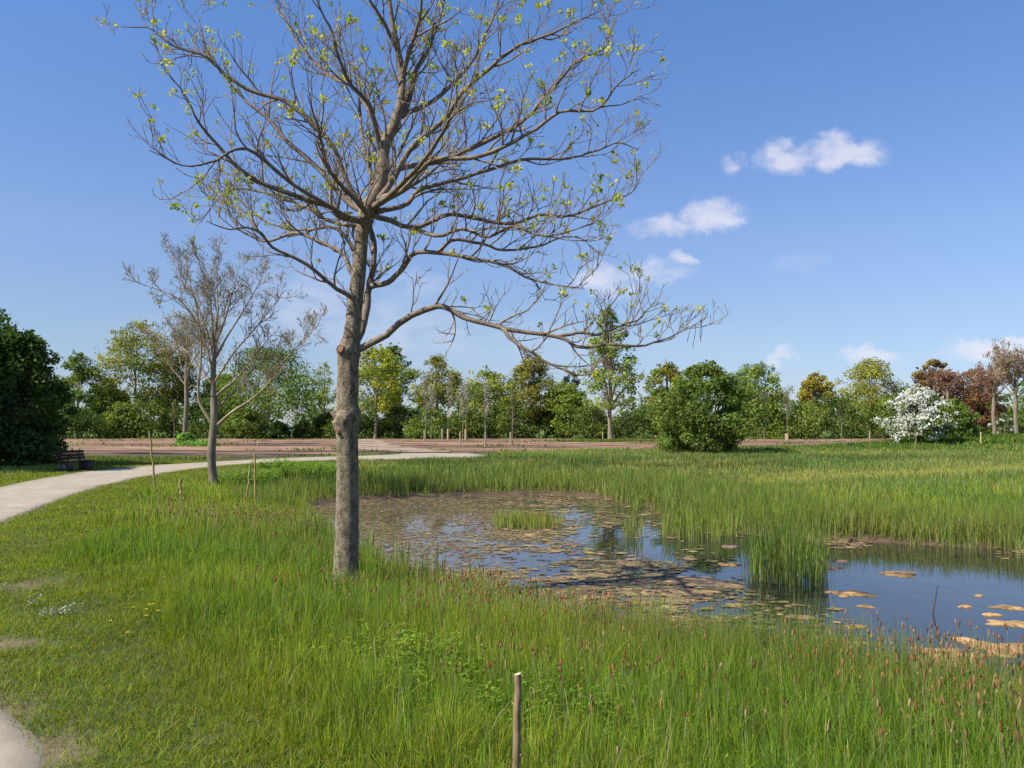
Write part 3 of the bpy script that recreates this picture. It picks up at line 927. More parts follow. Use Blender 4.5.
mb.tube([(1.8 * k, 0, 10 * k), (-1.5 * k, .02, 13 * k)], [.005, .002], 5, (.35, .3, .28))
mb.tube([(4.4 * k, 0, 25 * k), (7.5 * k, .02, 26.5 * k)], [.005, .002], 5, (.35, .3, .28))
o = mb.build("leaning_twig", M["twig"]); o.location = tuple(c)
tag(o, "thin dark leaning twig sticking out of the open blue water", "twig")

# ------------------------------------------------------------------ branching
def unit(v):
    v = np.asarray(v, float)
    return v / (np.linalg.norm(v) + 1e-9)


def catmull(P, n):
    P = np.asarray(P, float)
    P = np.vstack([2 * P[0] - P[1], P, 2 * P[-1] - P[-2]])
    m = len(P) - 3
    t = np.linspace(0, m - 1e-6, n)
    i = t.astype(int); f = (t - i)[:, None]
    a, b, c, d = P[i], P[i + 1], P[i + 2], P[i + 3]
    return .5 * (2 * b + (c - a) * f + (2 * a - 5 * b + 4 * c - d) * f ** 2 + (3 * b - a - 3 * c + d) * f ** 3)


def child_path(p0, d0, L, n, wig, up):
    pts = [np.array(p0)]
    d = unit(d0)
    st = L / (n - 1)
    bend = RNG.normal(0, 1, 3) * wig
    for i in range(n - 1):
        d = unit(d + RNG.normal(0, wig, 3) + bend * .35 + np.array([0, 0, up]))
        pts.append(pts[-1] + d * st)
    return np.array(pts)


def side_dir(t, ang, upb):
    t = unit(t)
    r = RNG.normal(0, 1, 3); r = unit(r - r.dot(t) * t)
    d = unit(math.cos(ang) * t + math.sin(ang) * r + np.array([0, 0, upb]))
    return d


def twigs(mb, path, rad, levels, tips, start=.2, counts=(9, 5, 4), lens=(.9, .45, .22), sides=(5, 4, 3), rmin=.004, up=.12, col=(1, 1, 1), lv=0, tipr=.0035, wig=.12):
    n = len(path)
    seglen = np.linalg.norm(path[-1] - path[0])
    cnt = counts[lv]
    for k in range(cnt):
        s = start + (1 - start) * (k + random.random()) / cnt
        i = min(int(s * (n - 1)), n - 2); f = s * (n - 1) - i
        p = path[i] * (1 - f) + path[i + 1] * f
        t = path[i + 1] - path[i]
        L = lens[lv] * random.uniform(.5, 1.25) * (1.15 - .55 * s)
        d = side_dir(t, random.uniform(.45, 1.05), up * 1.5)
        m = 7 if lv == 0 else (5 if lv == 1 else 4)
        pth = child_path(p, d, L, m, wig, up)
        rr = max(rmin, min(rad[i] * .62, .006 + .012 * L) if lv == 0 else rad[i] * .65)
        r = np.linspace(rr, tipr, m)
        mb.tube(pth, r, sides[lv], col)
        if lv + 1 < levels:
            twigs(mb, pth, r, levels, tips, .2, counts, lens, sides, rmin * .85, up, col, lv + 1, tipr, wig)
        tips.append((pth[-1], unit(pth[-1] - pth[-2])))


# ------------------------------------------------------------------ the big budding tree
TB = tree_xy
Yt = TB[1]
KP = Yt / F
bt = thing("budding_tree", (TB[0], TB[1], TB[2]), "big nearly bare tree with yellow-green buds standing on the near pond bank", "tree")
OFF = np.array([TB[0], TB[1], TB[2]])


def TP(px, py, dy=0.0):
    return at(px, py, Yt + dy) - OFF


spine = [(344, 592, 15.0), (344.5, 580, 14.0), (346, 560, 12.8), (347, 520, 12.0), (347.5, 470, 11.6), (347, 438, 11.5), (346.5, 428, 13.2), (346.5, 414, 14.0),
         (347, 405, 12.0), (347.5, 395, 11.6), (348, 370, 11.2), (348.5, 358, 11.4), (348.5, 350, 12.0), (350, 343, 10.6), (352, 333, 8.9), (355, 305, 8.2), (358.5, 275, 7.6), (361, 245, 7.2), (363, 228, 7.2), (366, 212, 8.4), (370, 204, 7.5)]
S = catmull(np.array([np.append(TP(a, b), r) for a, b, r in spine]), 150)
nz_, ns_ = len(S), 36
ang = np.arange(ns_) / ns_ * 2 * np.pi
AA, ZZ = np.meshgrid(ang, np.arange(nz_))
rad = S[:, 3][:, None] * KP * .95
zed = S[:, 2][:, None] + 0 * AA
nlow = fbm(np.cos(AA) * 1.3, np.sin(AA) * 1.3, zed * 2.0, 3) - .5
nhi = fbm(np.cos(AA) * 5, np.sin(AA) * 5, zed * 16, 3) - .5
burl = np.exp(-((zed - TP(0, 417)[2]) / .10) ** 2) + .7 * np.exp(-((zed - TP(0, 351)[2]) / .06) ** 2)
flare = np.exp(-np.clip(zed + .05, 0, None) / .12)
rr = rad * (1 + .16 * flare + .10 * nlow + .05 * nhi + burl * (.07 + .65 * nlow + .8 * nhi) + flare * .35 * np.maximum(0, np.sin(AA * 4 + 1.0)) * .5)
V = np.stack([S[:, 0][:, None] + rr * np.cos(AA), S[:, 1][:, None] + rr * np.sin(AA), zed], -1).reshape(-1, 3)
idx = np.arange(nz_ * ns_).reshape(nz_, ns_)
q = np.stack([idx[:-1], np.roll(idx, -1, 1)[:-1], np.roll(idx, -1, 1)[1:], idx[1:]], -1).reshape(-1, 4)
tint = .9 + .35 * (fbm(np.cos(AA) * 2, np.sin(AA) * 2, zed * 3, 3) - .5)
lich = ss(fbm(np.cos(AA) * 1.5 + 8, np.sin(AA) * 1.5, zed * 2.2, 3), .5, .7)
colr = np.stack([tint * (1 - .10 * lich), tint * (1 + .02 * lich), tint * (1 - .12 * lich)], -1).reshape(-1, 3)
mb = MB(); mb.add(V, q, None, colr)
mb.build("trunk", M["bark"], bt, True)
# pruning stub facing the sun, and the ring-shaped old knot
def stub(px, py, r, dirv, name, depth=.05):
    ctr = TP(px, py); d = unit(dirv)
    mb = MB()
    base = ctr + np.array([0, 0, 0]); 
    pts = [base, base + d * depth, base + d * (depth + .012)]
    mb.tube(pts, [r * 1.5, r * 1.15, r * .95], 14, (.95, .9, .8), False)
    o = mb.build(name, M["bark"], bt, True)
    mb2 = MB()
    a = np.arange(14) / 14 * 2 * np.pi
    u = unit(np.cross(d, [0, 0, 1])); v = np.cross(d, u)
    e = base + d * (depth + .006)
    P = e[None] + (np.cos(a)[:, None] * u + np.sin(a)[:, None] * v) * r * .98 * (1 + .08 * np.sin(a * 3))[:, None]
    mb2.add(np.vstack([P, e[None] + d * .004]), None, [[k, (k + 1) % 14, 14] for k in range(14)])
    f = mb2.build("cut_face", M["scar"], o)
    return o


stub(347, 352, .05, (-.34, -.93, .15), "branch_stub", .165)
stub(345.5, 433, .024, (-.42, -.88, .08), "branch_stub", .17)

limbs = [
 # second stem and its limbs
 ([(352, 348), (360, 338), (366, 312), (369, 291), (375, 270), (375, 244), (371, 226), (376, 205), (390, 175), (408, 140), (425, 100), (436, 62)], 6.2, .35, .9),
 ([(371, 285), (389, 281), (402, 268), (414, 252), (446, 253), (470, 258), (506, 268), (529, 280), (559, 288), (579, 290)], 3.9, .3, -.6),
 ([(352, 352), (380, 337), (400, 321), (420, 308), (440, 303), (460, 313), (483, 318), (513, 326), (559, 333), (579, 344), (612, 341), (645, 342), (668, 335), (690, 322)], 4.6, .0, -1.0),
 ([(503, 325), (512, 338), (526, 349), (553, 366), (579, 373), (600, 372)], 2.6, -.5, -.9),
 ([(559, 333), (580, 330), (602, 332), (628, 324), (645, 316), (652, 306)], 2.1, -.55, -.3),
 # left, low
 ([(350, 297), (334, 289), (317, 274), (296, 261), (274, 251), (263, 237), (250, 232), (232, 234), (212, 226)], 2.9, 0, -.9),
 ([(351, 273), (342, 254), (320, 241), (296, 232), (268, 239), (241, 227), (226, 205), (222, 195)], 3.0, 0, .8),
 ([(355, 262), (346, 243), (330, 232), (306, 236), (280, 232), (258, 222), (240, 214), (214, 205)], 2.6, .2, 1.5),
 # left, main
 ([(364, 220), (350, 216), (340, 211), (328, 199), (309, 195), (285, 186), (260, 175), (235, 158), (216, 134), (200, 115), (186, 90), (163, 60)], 5.0, 0, -1.2),
 ([(366, 214), (352, 206), (339, 193), (313, 163), (286, 140), (266, 116), (243, 98), (220, 70), (206, 48), (200, 20)], 4.6, .1, .7),
 ([(362, 206), (348, 185), (332, 146), (313, 126), (286, 103), (249, 90), (226, 73), (206, 53), (173, 43), (150, 24), (122, 22)], 4.0, .0, -.5),
 ([(361, 222), (344, 214), (318, 200), (285, 178), (252, 152), (232, 150), (210, 162), (180, 168), (145, 152)], 3.4, 0, -1.6),
 ([(364, 224), (346, 225), (322, 220), (300, 206), (270, 195), (238, 190), (218, 196), (197, 222)], 3.0, 0, 1.6),
 # upright leaders
 ([(368, 206), (382, 186), (386, 150), (397, 126), (404, 100), (404, 80), (400, 50), (392, 15), (388, -30), (390, -70)], 7.6, 0, .2),
 ([(384, 158), (376, 128), (370, 108), (352, 90), (339, 66), (329, 33), (316, 5), (306, -35)], 3.6, .05, -.9),
 ([(398, 122), (409, 106), (419, 73), (432, 50), (439, 27), (446, -5), (452, -50)], 4.6, .1, .8),
 ([(404, 82), (412, 50), (420, 20), (424, -20), (434, -65)], 3.4, .2, -.7),
 ([(386, 148), (372, 120), (352, 88), (322, 70), (296, 40), (280, 8), (270, -30)], 3.2, 0, 1.3),
 ([(400, 50), (384, 20), (366, -10), (350, -50)], 2.6, .2, -.6),
 # right
 ([(374, 204), (387, 186), (410, 146), (440, 120), (460, 90), (490, 63), (513, 43), (539, 32), (566, 20), (598, 4)], 4.2, 0, -1.0),
 ([(376, 206), (388, 182), (400, 169), (446, 159), (490, 140), (520, 123), (539, 103), (559, 80), (579, 60), (606, 46), (613, 12)], 4.4, .1, .8),
 ([(380, 200), (404, 190), (430, 163), (466, 160), (500, 150), (535, 130), (559, 113), (593, 110), (612, 84), (636, 68)], 3.6, .1, -1.5),
 ([(370, 214), (387, 219), (413, 227), (446, 213), (478, 217), (513, 221), (539, 213), (569, 213), (606, 200), (632, 190), (643, 168)], 3.6, 0, .5),
 ([(376, 212), (404, 206), (420, 190), (450, 182), (485, 172), (520, 160), (560, 158), (592, 150), (616, 142), (636, 150)], 3.6, .2, 1.5),
 ([(414, 228), (440, 235), (468, 228), (490, 236), (515, 226), (545, 235), (572, 232), (600, 222)], 2.6, .1, -1.3),
 ([(402, 120), (440, 100), (470, 70), (488, 35), (500, 0), (512, -40)], 3.2, .1, 1.2),
 ([(440, 253), (455, 240), (480, 243), (505, 250), (540, 246), (566, 236), (590, 240)], 2.4, .1, .5),
 # toward and away from the camera
 ([(366, 212), (352, 196), (330, 170), (318, 130), (306, 96)], 4.0, 0, -2.2),
 ([(372, 208), (398, 188), (425, 160), (448, 128), (470, 96)], 4.0, 0, -2.2),
 ([(368, 210), (372, 180), (362, 140), (358, 100), (350, 50)], 4.0, 0, 2.2),
 ([(370, 210), (392, 196), (420, 178), (450, 150), (470, 120)], 3.8, 0, 2.3),
]
mb = MB(); tips = []; done = []


def topx(P):
    W_ = P + OFF - np.array([0, 0, CAM_Z])
    f_ = W_[:, 1] * CP + W_[:, 2] * SP; u_ = -W_[:, 1] * SP + W_[:, 2] * CP
    return np.stack([512 + F * W_[:, 0] / f_, 384 - F * u_ / f_], 1)


for pl, r0, y0, y1 in limbs:
    if pl[0][1] > 195 and pl[0][1] < 350 and pl[0][0] < 368:      # root the limb in the trunk's middle
        pl = [(float(np.interp(pl[0][1] + 5, [p_[1] for p_ in spine[::-1]], [p_[0] for p_ in spine[::-1]])), pl[0][1] + 5)] + pl
        y0 = 0
    n = max(14, len(pl) * 3)
    s = np.linspace(0, 1, len(pl))
    P = catmull(np.array([TP(a, b, y0 + (y1 - y0) * t ** .9) for (a, b), t in zip(pl, s)]), n)
    Lm = np.linalg.norm(np.diff(P, axis=0), axis=1).sum()
    P[1:] += np.cumsum(RNG.normal(0, .008, (n - 1, 3)), 0) * np.array([1, 1, 1]) * .8
    t = np.linspace(0, 1, n)
    if done and not (335 < pl[0][0] < 380 and pl[0][1] > 195) and not abs(pl[0][0] - 362) < 3:   # a branch off a limb: root it in that limb
        Q = np.vstack(done); k_ = np.argmin(((topx(Q) - np.array(pl[0])) ** 2).sum(1))
        P = P + (Q[k_] - P[0])[None] * ((1 - t) ** 1.5)[:, None]
    elif done and pl[0] == (371, 285):
        Q = np.vstack(done); k_ = np.argmin(((topx(Q) - np.array(pl[0])) ** 2).sum(1))
        P = P + (Q[k_] - P[0])[None] * ((1 - t) ** 1.5)[:, None]
    done.append(P)
    r = np.maximum(r0 * (.95 if r0 > 7 else .72) * KP * (1 - t) ** .85, 0) + .0045
    r[0] *= 1.15
    g = .85 + .2 * random.random()
    colv = np.stack([g * (1.0 - .25 * t), g * (.98 - .27 * t), g * (.95 - .28 * t)], 1)
    mb.tube(P, r, 9 if r0 > 3.5 else 7, colv)
    cnt = max(7, int(Lm * 4.7))
    twigs(mb, P, r, 3, tips, .16, (cnt, 4, 2), (.82, .38, .18), (5, 4, 3), .0046, .12, (1.05, 1.0, .92), 0, .0031, .15)
    tips.append((P[-1], unit(P[-1] - P[-2])))
mb.build("branches", M["twig"], bt, True)

# leaf buds at tips
mb = MB()
TPp = np.array([t[0] for t in tips]); TD = np.array([t[1] for t in tips])
hz = TPp[:, 2]; 
prob = .04 + .14 * ss(hz, 2.5, 6.5) + .07 * ss(-TPp[:, 0], 0, 2.5) + .12 * ss(np.hypot(TPp[:, 0], .5 * (hz - 5)), 1.2, 2.8)
ok = RNG.uniform(0, 1, len(tips)) < prob * .9
TPp, TD = TPp[ok], TD[ok]
for p, d in zip(TPp, TD):
    big = random.random() ** 1.6
    nl = int(5 + 12 * big)
    c = np.array([.52, .50, .05]) if random.random() < .65 else np.array([.34, .40, .05])
    for k in range(nl):
        dd = unit(unit(d + np.array([0, 0, .4])) + RNG.normal(0, .6, 3))
        L = (.022 + .034 * big) * random.uniform(.6, 1.3)
        sd = unit(np.cross(dd, RNG.normal(0, 1, 3))) * L * .32
        p0 = p + RNG.normal(0, .010 + .012 * big, 3)
        cc = c * random.uniform(.7, 1.35)
        mb.add([p0, p0 + dd * L * .5 + sd, p0 + dd * L, p0 + dd * L * .5 - sd], [[0, 1, 2, 3]], None, cc)
mb.build("leaf_buds", M["leaf"], bt)
mb = MB()
tip_px = topx(np.array([t_[0] for t_ in tips]))
for (px, py, l) in [(703, 325, 16), (700, 322, 20), (698, 330, 22), (692, 333, 14), (470, 250, 12), (566, 258, 12)]:
    p = tips[int(np.argmin(((tip_px - np.array([px, py])) ** 2).sum(1)))][0]
    n = 6
    mb = MB()
    mb.tube([p + np.array([.012 * math.sin(i * .8 + px), .01 * i, -l * KP * i / (n - 1)]) for i in range(n)], np.linspace(.003, .0035, n), 4, (.35, .28, .24))
    mb.build("seed_pod", M["twig"], bt)

# ------------------------------------------------------------------ crowns
def crown(mb, envelope, height, z0, width, n_clump, n_leaf, size, base, seed, alt=None, altp=0.3, blot=.26, depthk=1.0, hollow=.35, lobes=.35):
    """leaf faces in many uneven clumps filling an envelope; returns clump centres (relative to the tree's foot)"""
    rng = np.random.default_rng(seed)
    u = rng.uniform(0, 1, n_clump)
    hgt = u ** .85
    prof = np.interp(hgt, [e[0] for e in envelope], [e[1] for e in envelope])
    a = rng.uniform(0, 2 * np.pi, n_clump)
    lob = 1 + lobes * (fbm(np.cos(a) * 1.4 + seed, np.sin(a) * 1.4, hgt * 3, 3) - .5) * 2
    rr = np.sqrt(rng.uniform(.12, 1, n_clump)) * prof * lob * width / 2
    ctr = np.stack([np.cos(a) * rr, np.sin(a) * rr * depthk, z0 + hgt * (height - z0)], 1)
    cr = width * blot * rng.uniform(.45, 1.0, n_clump) * (.45 + .55 * prof)
    k_ = int(n_clump * .28)                       # shoots standing out of the crown
    cr[:k_] *= rng.uniform(.28, .5, k_)
    ctr[:k_, :2] *= rng.uniform(1.05, 1.32, (k_, 1)); ctr[:k_, 2] += (height - z0) * rng.uniform(-.02, .11, k_)
    wt = cr ** 1.8; wt = wt / wt.sum()
    ci = rng.choice(n_clump, n_leaf, p=wt)
    v = rng.normal(0, 1, (n_leaf, 3)); v /= np.linalg.norm(v, axis=1, keepdims=True)
    rad_ = (hollow + (1 - hollow) * rng.uniform(0, 1, n_leaf)) ** .6
    rad_ *= 1 + .25 * rng.normal(0, 1, n_leaf) * .6
    P = ctr[ci] + v * (cr[ci] * rad_)[:, None] * np.array([1, 1, .78])
    P[:, 2] = np.maximum(P[:, 2], z0 * .6 + .05)
    N = v * .8 + rng.normal(0, .7, (n_leaf, 3)) + np.array([0, 0, .35])
    N /= np.linalg.norm(N, axis=1, keepdims=True)
    T = np.cross(N, rng.normal(0, 1, (n_leaf, 3))); T /= np.linalg.norm(T, axis=1, keepdims=True) + 1e-9
    B = np.cross(N, T)
    s = size * rng.uniform(.55, 1.35, n_leaf)
    sa = (s * .5)[:, None]; sb = (s * .32)[:, None]
    V = np.stack([P - T * sa, P + B * sb + N * sb * .25, P + T * sa, P - B * sb + N * sb * .25], 1).reshape(-1, 3)
    q = (np.arange(n_leaf) * 4)[:, None] + np.array([[0, 1, 2, 3]])
    cc = np.array([base]) * 1.3 * (1 + rng.normal(0, .2, (n_leaf, 1))).clip(.4, 1.7)
    clv = (1 + rng.normal(0, .17, (n_clump, 1)))[ci].clip(.55, 1.5)
    cc = cc * clv
    if alt is not None:
        m_ = rng.uniform(0, 1, n_clump)[ci] < altp
        cc[m_] = np.array([alt]) * (1 + rng.normal(0, .2, (int(m_.sum()), 1))) * clv[m_]
    mb.add(V, q, None, np.repeat(cc.clip(.005, .9), 4, 0))
    return ctr, cr


ENV = {
 "round": [(0, .45), (.2, .85), (.45, 1), (.7, .85), (.9, .5), (1, .2)],
 "tall": [(0, .5), (.15, .9), (.4, 1), (.7, .75), (.9, .4), (1, .12)],
 "dome": [(0, .95), (.25, 1), (.55, .88), (.8, .6), (1, .2)],
 "upright": [(0, .6), (.3, 1), (.6, .95), (.85, .6), (1, .25)],
 "cone": [(0, .75), (.15, 1), (.4, .85), (.7, .55), (.9, .28), (1, .08)],
}


def tree_skeleton(mb, H_, z0, ctr, r0, col, nl=14, leanx=0.0):
    n = 9
    top = H_ * .86
    P = np.array([[leanx * (i / (n - 1)) ** 2 + .06 * math.sin(i * 1.7 + H_), .05 * math.cos(i * 1.3), -.1 + (top + .1) * i / (n - 1)] for i in range(n)])
    r = r0 * (1 - np.linspace(0, 1, n)) ** .9 + .03
    r[0] *= 1.35
    mb.tube(P, r, 8, col)
    for c in ctr[::-1][:nl]:
        zb = max(z0 * .9, c[2] * .55)
        b = np.array([np.interp(zb, P[:, 2], P[:, 0]), np.interp(zb, P[:, 2], P[:, 1]), zb])
        mid = (b + c) / 2 + np.array([0, 0, .08 * H_ * random.uniform(0, 1)])
        mb.tube(catmull([b, mid, c], 6), np.linspace(r0 * .35, .02, 6), 5, col)


def leafy(name, px, depth, toppx, wpx, env, base, label, cat="tree", group=None, z0f=.22, n_clump=70, n_leaf=5200, size=.34, alt=None, altp=.3, r0=.16, bark=(1, 1, 1), blot=.20, depthk=.9, hollow=.35, lobes=.35, trunk=True, seed=None, basez=None, trunkname="trunk", sparse_limbs=14):
    xw = (px - 512) / F * depth
    zb = gz(xw, depth) if basez is None else basez
    top = at(px, toppx, depth)[2]
    Hh = top - zb
    W = wpx / F * depth
    seed = seed if seed is not None else int(px * 7 + toppx)
    t = thing(name, (xw, depth, zb), label, cat, group)
    mb = MB()
    z0 = z0f * Hh
    inset = W * blot * .33
    ctr, cr = crown(mb, ENV[env], Hh - inset, z0 + inset * .3, W * 1.0, int(n_clump * 1.6), int(n_leaf * 1.9), size * .78, base, seed, alt, altp, blot, depthk, hollow, lobes)
    sk = MB()
    if trunk:
        tree_skeleton(sk, Hh, z0, ctr, r0, bark, sparse_limbs)
    else:
        for k in range(7):
            c = ctr[k % len(ctr)]
            b = np.array([random.gauss(0, .15), random.gauss(0, .15), -.05])
            sk.tube(catmull([b, (b + c) / 2 + np.array([0, 0, .2]), c], 6), np.linspace(.06, .015, 6), 5, bark)
    sk.build(trunkname if trunk else "stems", M["farbark"], t, True)
    mb.build("crown" if trunk else "foliage", M["leaf"], t)
    return t


G1 = (.122, .172, .032)   # mid green
G2 = (.168, .222, .036)   # fresh green
G3 = (.235, .225, .036)   # yellow-olive
G4 = (.060, .105, .020)   # dark green
G5 = (.29, .30, .036)    # bright yellow green
OL = (.21, .20, .042)   # olive bronze
TG = "trees along the far side of the bare soil"
SG = "shrubs under the distant trees"

# dark trees by the path on the left
leafy("dark_tree", -24, 34, 305, 135, "dome", G4, "large very dark tree cut off by the left edge beside the path", lobes=.6, z0f=.03, n_clump=120, n_leaf=15000, size=.22, r0=.2, seed=11, alt=G1, altp=.15)
leafy("dark_tree", 22, 34.5, 332, 84, "dome", (.05, .085, .015), "dark leafy tree behind the bench, its crown down to the ground", lobes=.65, z0f=.03, n_clump=110, n_leaf=13000, size=.21, r0=.18, seed=12, alt=G1, altp=.25)
# unseen tree added outside the picture to shade the dark trees and bench
leafy("dark_tree", -215, 28.5, 160, 185, "round", G4, "unseen tall tree added beyond the left edge to shade the trees by the path", z0f=.2, n_clump=70, n_leaf=9000, size=.34, r0=.3, seed=13)
# far trees, left to right
leafy("broadleaf_tree", 78, 104, 351, 50, "tall", G1, "mid green slender tree just right of the dark trees by the bench", group=TG, seed=21, z0f=.1, alt=G2)
leafy("broadleaf_tree", 106, 109, 377, 40, "round", (.085, .145, .026), "low dark green tree between the slender tree and the tall yellowish one", group=TG, seed=22, z0f=.08)
leafy("broadleaf_tree", 135, 106, 319, 76, "upright", G3, "tall loose yellowish green tree behind the bare trees on the left", group=TG, seed=23, n_leaf=5600, n_clump=85, alt=G1, altp=.3, hollow=.2)
leafy("broadleaf_tree", 172, 110, 345, 50, "round", OL, "olive tree directly behind the thick bare trunk", group=TG, seed=24, alt=G1, altp=.35)
leafy("broadleaf_tree", 222, 110, 372, 46, "round", G1, "smaller green tree behind the near bare tree", group=TG, seed=25)
leafy("broadleaf_tree", 268, 104, 344, 98, "round", (.135, .205, .03), "broad rounded green tree right of the near bare tree", group=TG, seed=26, n_leaf=8200, n_clump=110, alt=G1, altp=.4, z0f=.12)
leafy("broadleaf_tree", 324, 112, 361, 32, "tall", (.21, .24, .06), "thin see-through pale tree left of the big trunk", group=TG, seed=27, n_leaf=1100, n_clump=40, hollow=.1, size=.28)
leafy("broadleaf_tree", 376, 101, 346, 56, "upright", G5, "bright yellow-green tree seen just right of the big trunk", group=TG, seed=28, n_leaf=4200, n_clump=70, alt=G2, altp=.2, z0f=.25)
leafy("broadleaf_tree", 394, 112, 344, 44, "round", G2, "fresh green tree behind the bright yellow-green one", group=TG, seed=29, alt=G1)
leafy("broadleaf_tree", 437, 108, 354, 50, "tall", OL, "slim olive tree above the row of grey saplings", group=TG, seed=30, n_leaf=3800, hollow=.15, z0f=.3, alt=G3, altp=.4)
leafy("broadleaf_tree", 488, 106, 368, 56, "upright", G5, "bright green tree with two peaks left of the olive oval tree", group=TG, seed=31, alt=G2, altp=.5, z0f=.1, lobes=.6)
leafy("broadleaf_tree", 533, 105, 356, 50, "upright", OL, "olive oval tree in the middle of the distant row", group=TG, seed=32, alt=G3, altp=.4, z0f=.2)
leafy("broadleaf_tree", 566, 104, 381, 46, "round", G2, "low rounded fresh green tree left of the poplar", group=TG, seed=33, z0f=.1)
leafy("broadleaf_tree", 610, 90, 306, 66, "cone", (.22, .275, .055), "tall pointed open tree with layered branches, highest of the distant row", group=TG, seed=34, n_leaf=3200, n_clump=100, hollow=.1, z0f=.24, r0=.22, blot=.15, alt=G2, altp=.3, size=.36, sparse_limbs=50)
leafy("broadleaf_tree", 667, 106, 362, 44, "round", G3, "yellow-olive tree partly behind the near big bush", group=TG, seed=35, alt=G2, altp=.4)
leafy("broadleaf_tree", 755, 100, 361, 66, "round", G2, "green tree right behind the near big bush", group=TG, seed=36, n_leaf=6000, alt=G1, altp=.3, z0f=.15)
leafy("broadleaf_tree", 816, 109, 371, 36, "upright", (.29, .24, .035), "golden olive small tree in the gap right of the big bush", group=TG, seed=37, z0f=.1)
leafy("broadleaf_tree", 872, 107, 356, 66, "upright", (.24, .23, .035), "broad golden olive tree left of the white flowering bush", group=TG, seed=38, n_leaf=6400, alt=G2, altp=.3, z0f=.1)
leafy("broadleaf_tree", 934, 106, 359, 40, "upright", (.24, .18, .045), "bronze green tree above the white flowering bush", group=TG, seed=39, alt=(.17, .08, .035), altp=.4)
leafy("broadleaf_tree", 974, 101, 368, 50, "round", (.175, .085, .06), "dark purple-red tree between the pale bare trunks and the bush", group=TG, seed=40, alt=(.24, .14, .06), altp=.4, z0f=.08)
leafy("broadleaf_tree", 1042, 112, 372, 60, "round", G1, "green tree at the right edge behind the pale trunk", group=TG, seed=41, z0f=.1)
# bluish far conifers
leafy("conifer", 464, 165, 391, 24, "cone", (.035, .055, .04), "dark bluish far tree showing between olive and bright green trees", seed=50, n_leaf=1600, size=.5, z0f=.1)
leafy("conifer", 571, 160, 372, 28, "upright", (.03, .05, .035), "dark blue-green far tree behind the low rounded tree left of the poplar", seed=51, n_leaf=2000, size=.5, z0f=.1)
leafy("conifer", 397, 165, 402, 20, "cone", (.035, .055, .04), "dark bluish far tree hidden low behind the yellow-green tree", seed=52, n_leaf=1200, size=.5, z0f=.1)

# under-storey shrubs
shr = [(66, 402, 60, G4, "dark green shrub at the foot of the slender tree by the dark trees"),
       (122, 402, 40, G1, "grey-green shrub at the left foot of the tall yellowish tree"),
       (150, 394, 56, (.112, .162, .031), "dense green shrub left of the thick bare trunk"),
       (212, 398, 62, (.088, .132, .027), "dark shrub directly behind the near bare trunk"),
       (246, 408, 40, G1, "mid green shrub right of the near bare trunk"),
       (352, 410, 50, G4, "dark shrub hidden partly by the big trunk"),
       (400, 404, 44, (.088, .13, .027), "dark green shrub right of the yellow-green tree"),
       (432, 409, 44, G1, "green shrub behind the left grey saplings"),
       (468, 405, 44, (.093, .137, .028), "green shrub behind the middle grey saplings"),
       (508, 398, 50, G1, "green shrub under the two-peaked bright tree"),
       (546, 405, 44, G4, "dark shrub under the olive oval tree"),
       (590, 402, 46, (.093, .137, .028), "dark shrub left of the poplar's trunk"),
       (640, 406, 56, (.088, .132, .027), "low shrub between the poplar and the big bush"),
       (668, 400, 30, G2, "light green shrub against the left side of the big bush"),
       (790, 398, 60, G2, "light green shrub in the gap right of the green tree"),
       (832, 394, 62, G1, "broad green shrub below the golden olive tree"),
       (880, 392, 66, G2, "broad light green shrub left behind the white flowering bush"),
       (1000, 404, 56, G1, "green shrub between the two pale trunks at the right")]
shr += [(279, 421, 20, G4, "low dark shrub in front of the blue-grey car, left side"), (303, 420, 18, G1, "low green shrub between the two parked cars"), (326, 412, 26, G4, "dark shrub at the foot of the thin see-through tree")]
for i, (px, ty, w, c, lab) in enumerate(shr):
    leafy("shrub", px, 100 + (i * 37 % 7), ty, w * 1.12, "dome", c, lab, "shrub", SG, .02, 45, 3000, .34, G2 if i % 3 else G4, .25, blot=.22, trunk=False, seed=100 + i)
leafy("shrub", 1004, 96, 413, 24, "dome", (.10, .14, .05), "small pale-flowered shrub between the pale trunks at the right", "shrub", SG, .02, 20, 900, .3, (.5, .5, .45), .35, trunk=False, seed=140)
leafy("shrub", 187, 68, 432, 24, "dome", (.14, .25, .04), "low leafy shrub at the foot of the thick bare trunk on the soil", "shrub", None, .02, 24, 1400, .2, trunk=False, seed=141)
leafy("shrub", 196, 66, 441, 46, "dome", (.14, .25, .04), "flat strip of green growth in front of the thick bare trunk", "shrub", None, .02, 30, 1300, .18, trunk=False, seed=142)

# woods further back
mb = MB()
rng = np.random.default_rng(4)
for k in range(64):
    x0 = -150 + 300 * (k + rng.uniform(0, 1)) / 64; y0 = rng.uniform(135, 165)
    hh = rng.uniform(5.0, 8.0)
    tmp = MB()
    crown(tmp, ENV["dome"], hh, .1, rng.uniform(6, 9), 16, 620, .62, (.09, .135, .035) if k % 3 else (.12, .165, .04), 900 + k, blot=.24)
    mb.add(tmp.v[0] + np.array([x0, y0, 0]), tmp.q[0], None, tmp.c[0])
tag(mb.build("far_woods", M["leaf"]), "dense dark woods closing the view behind the distant trees", "woods", kind="stuff")

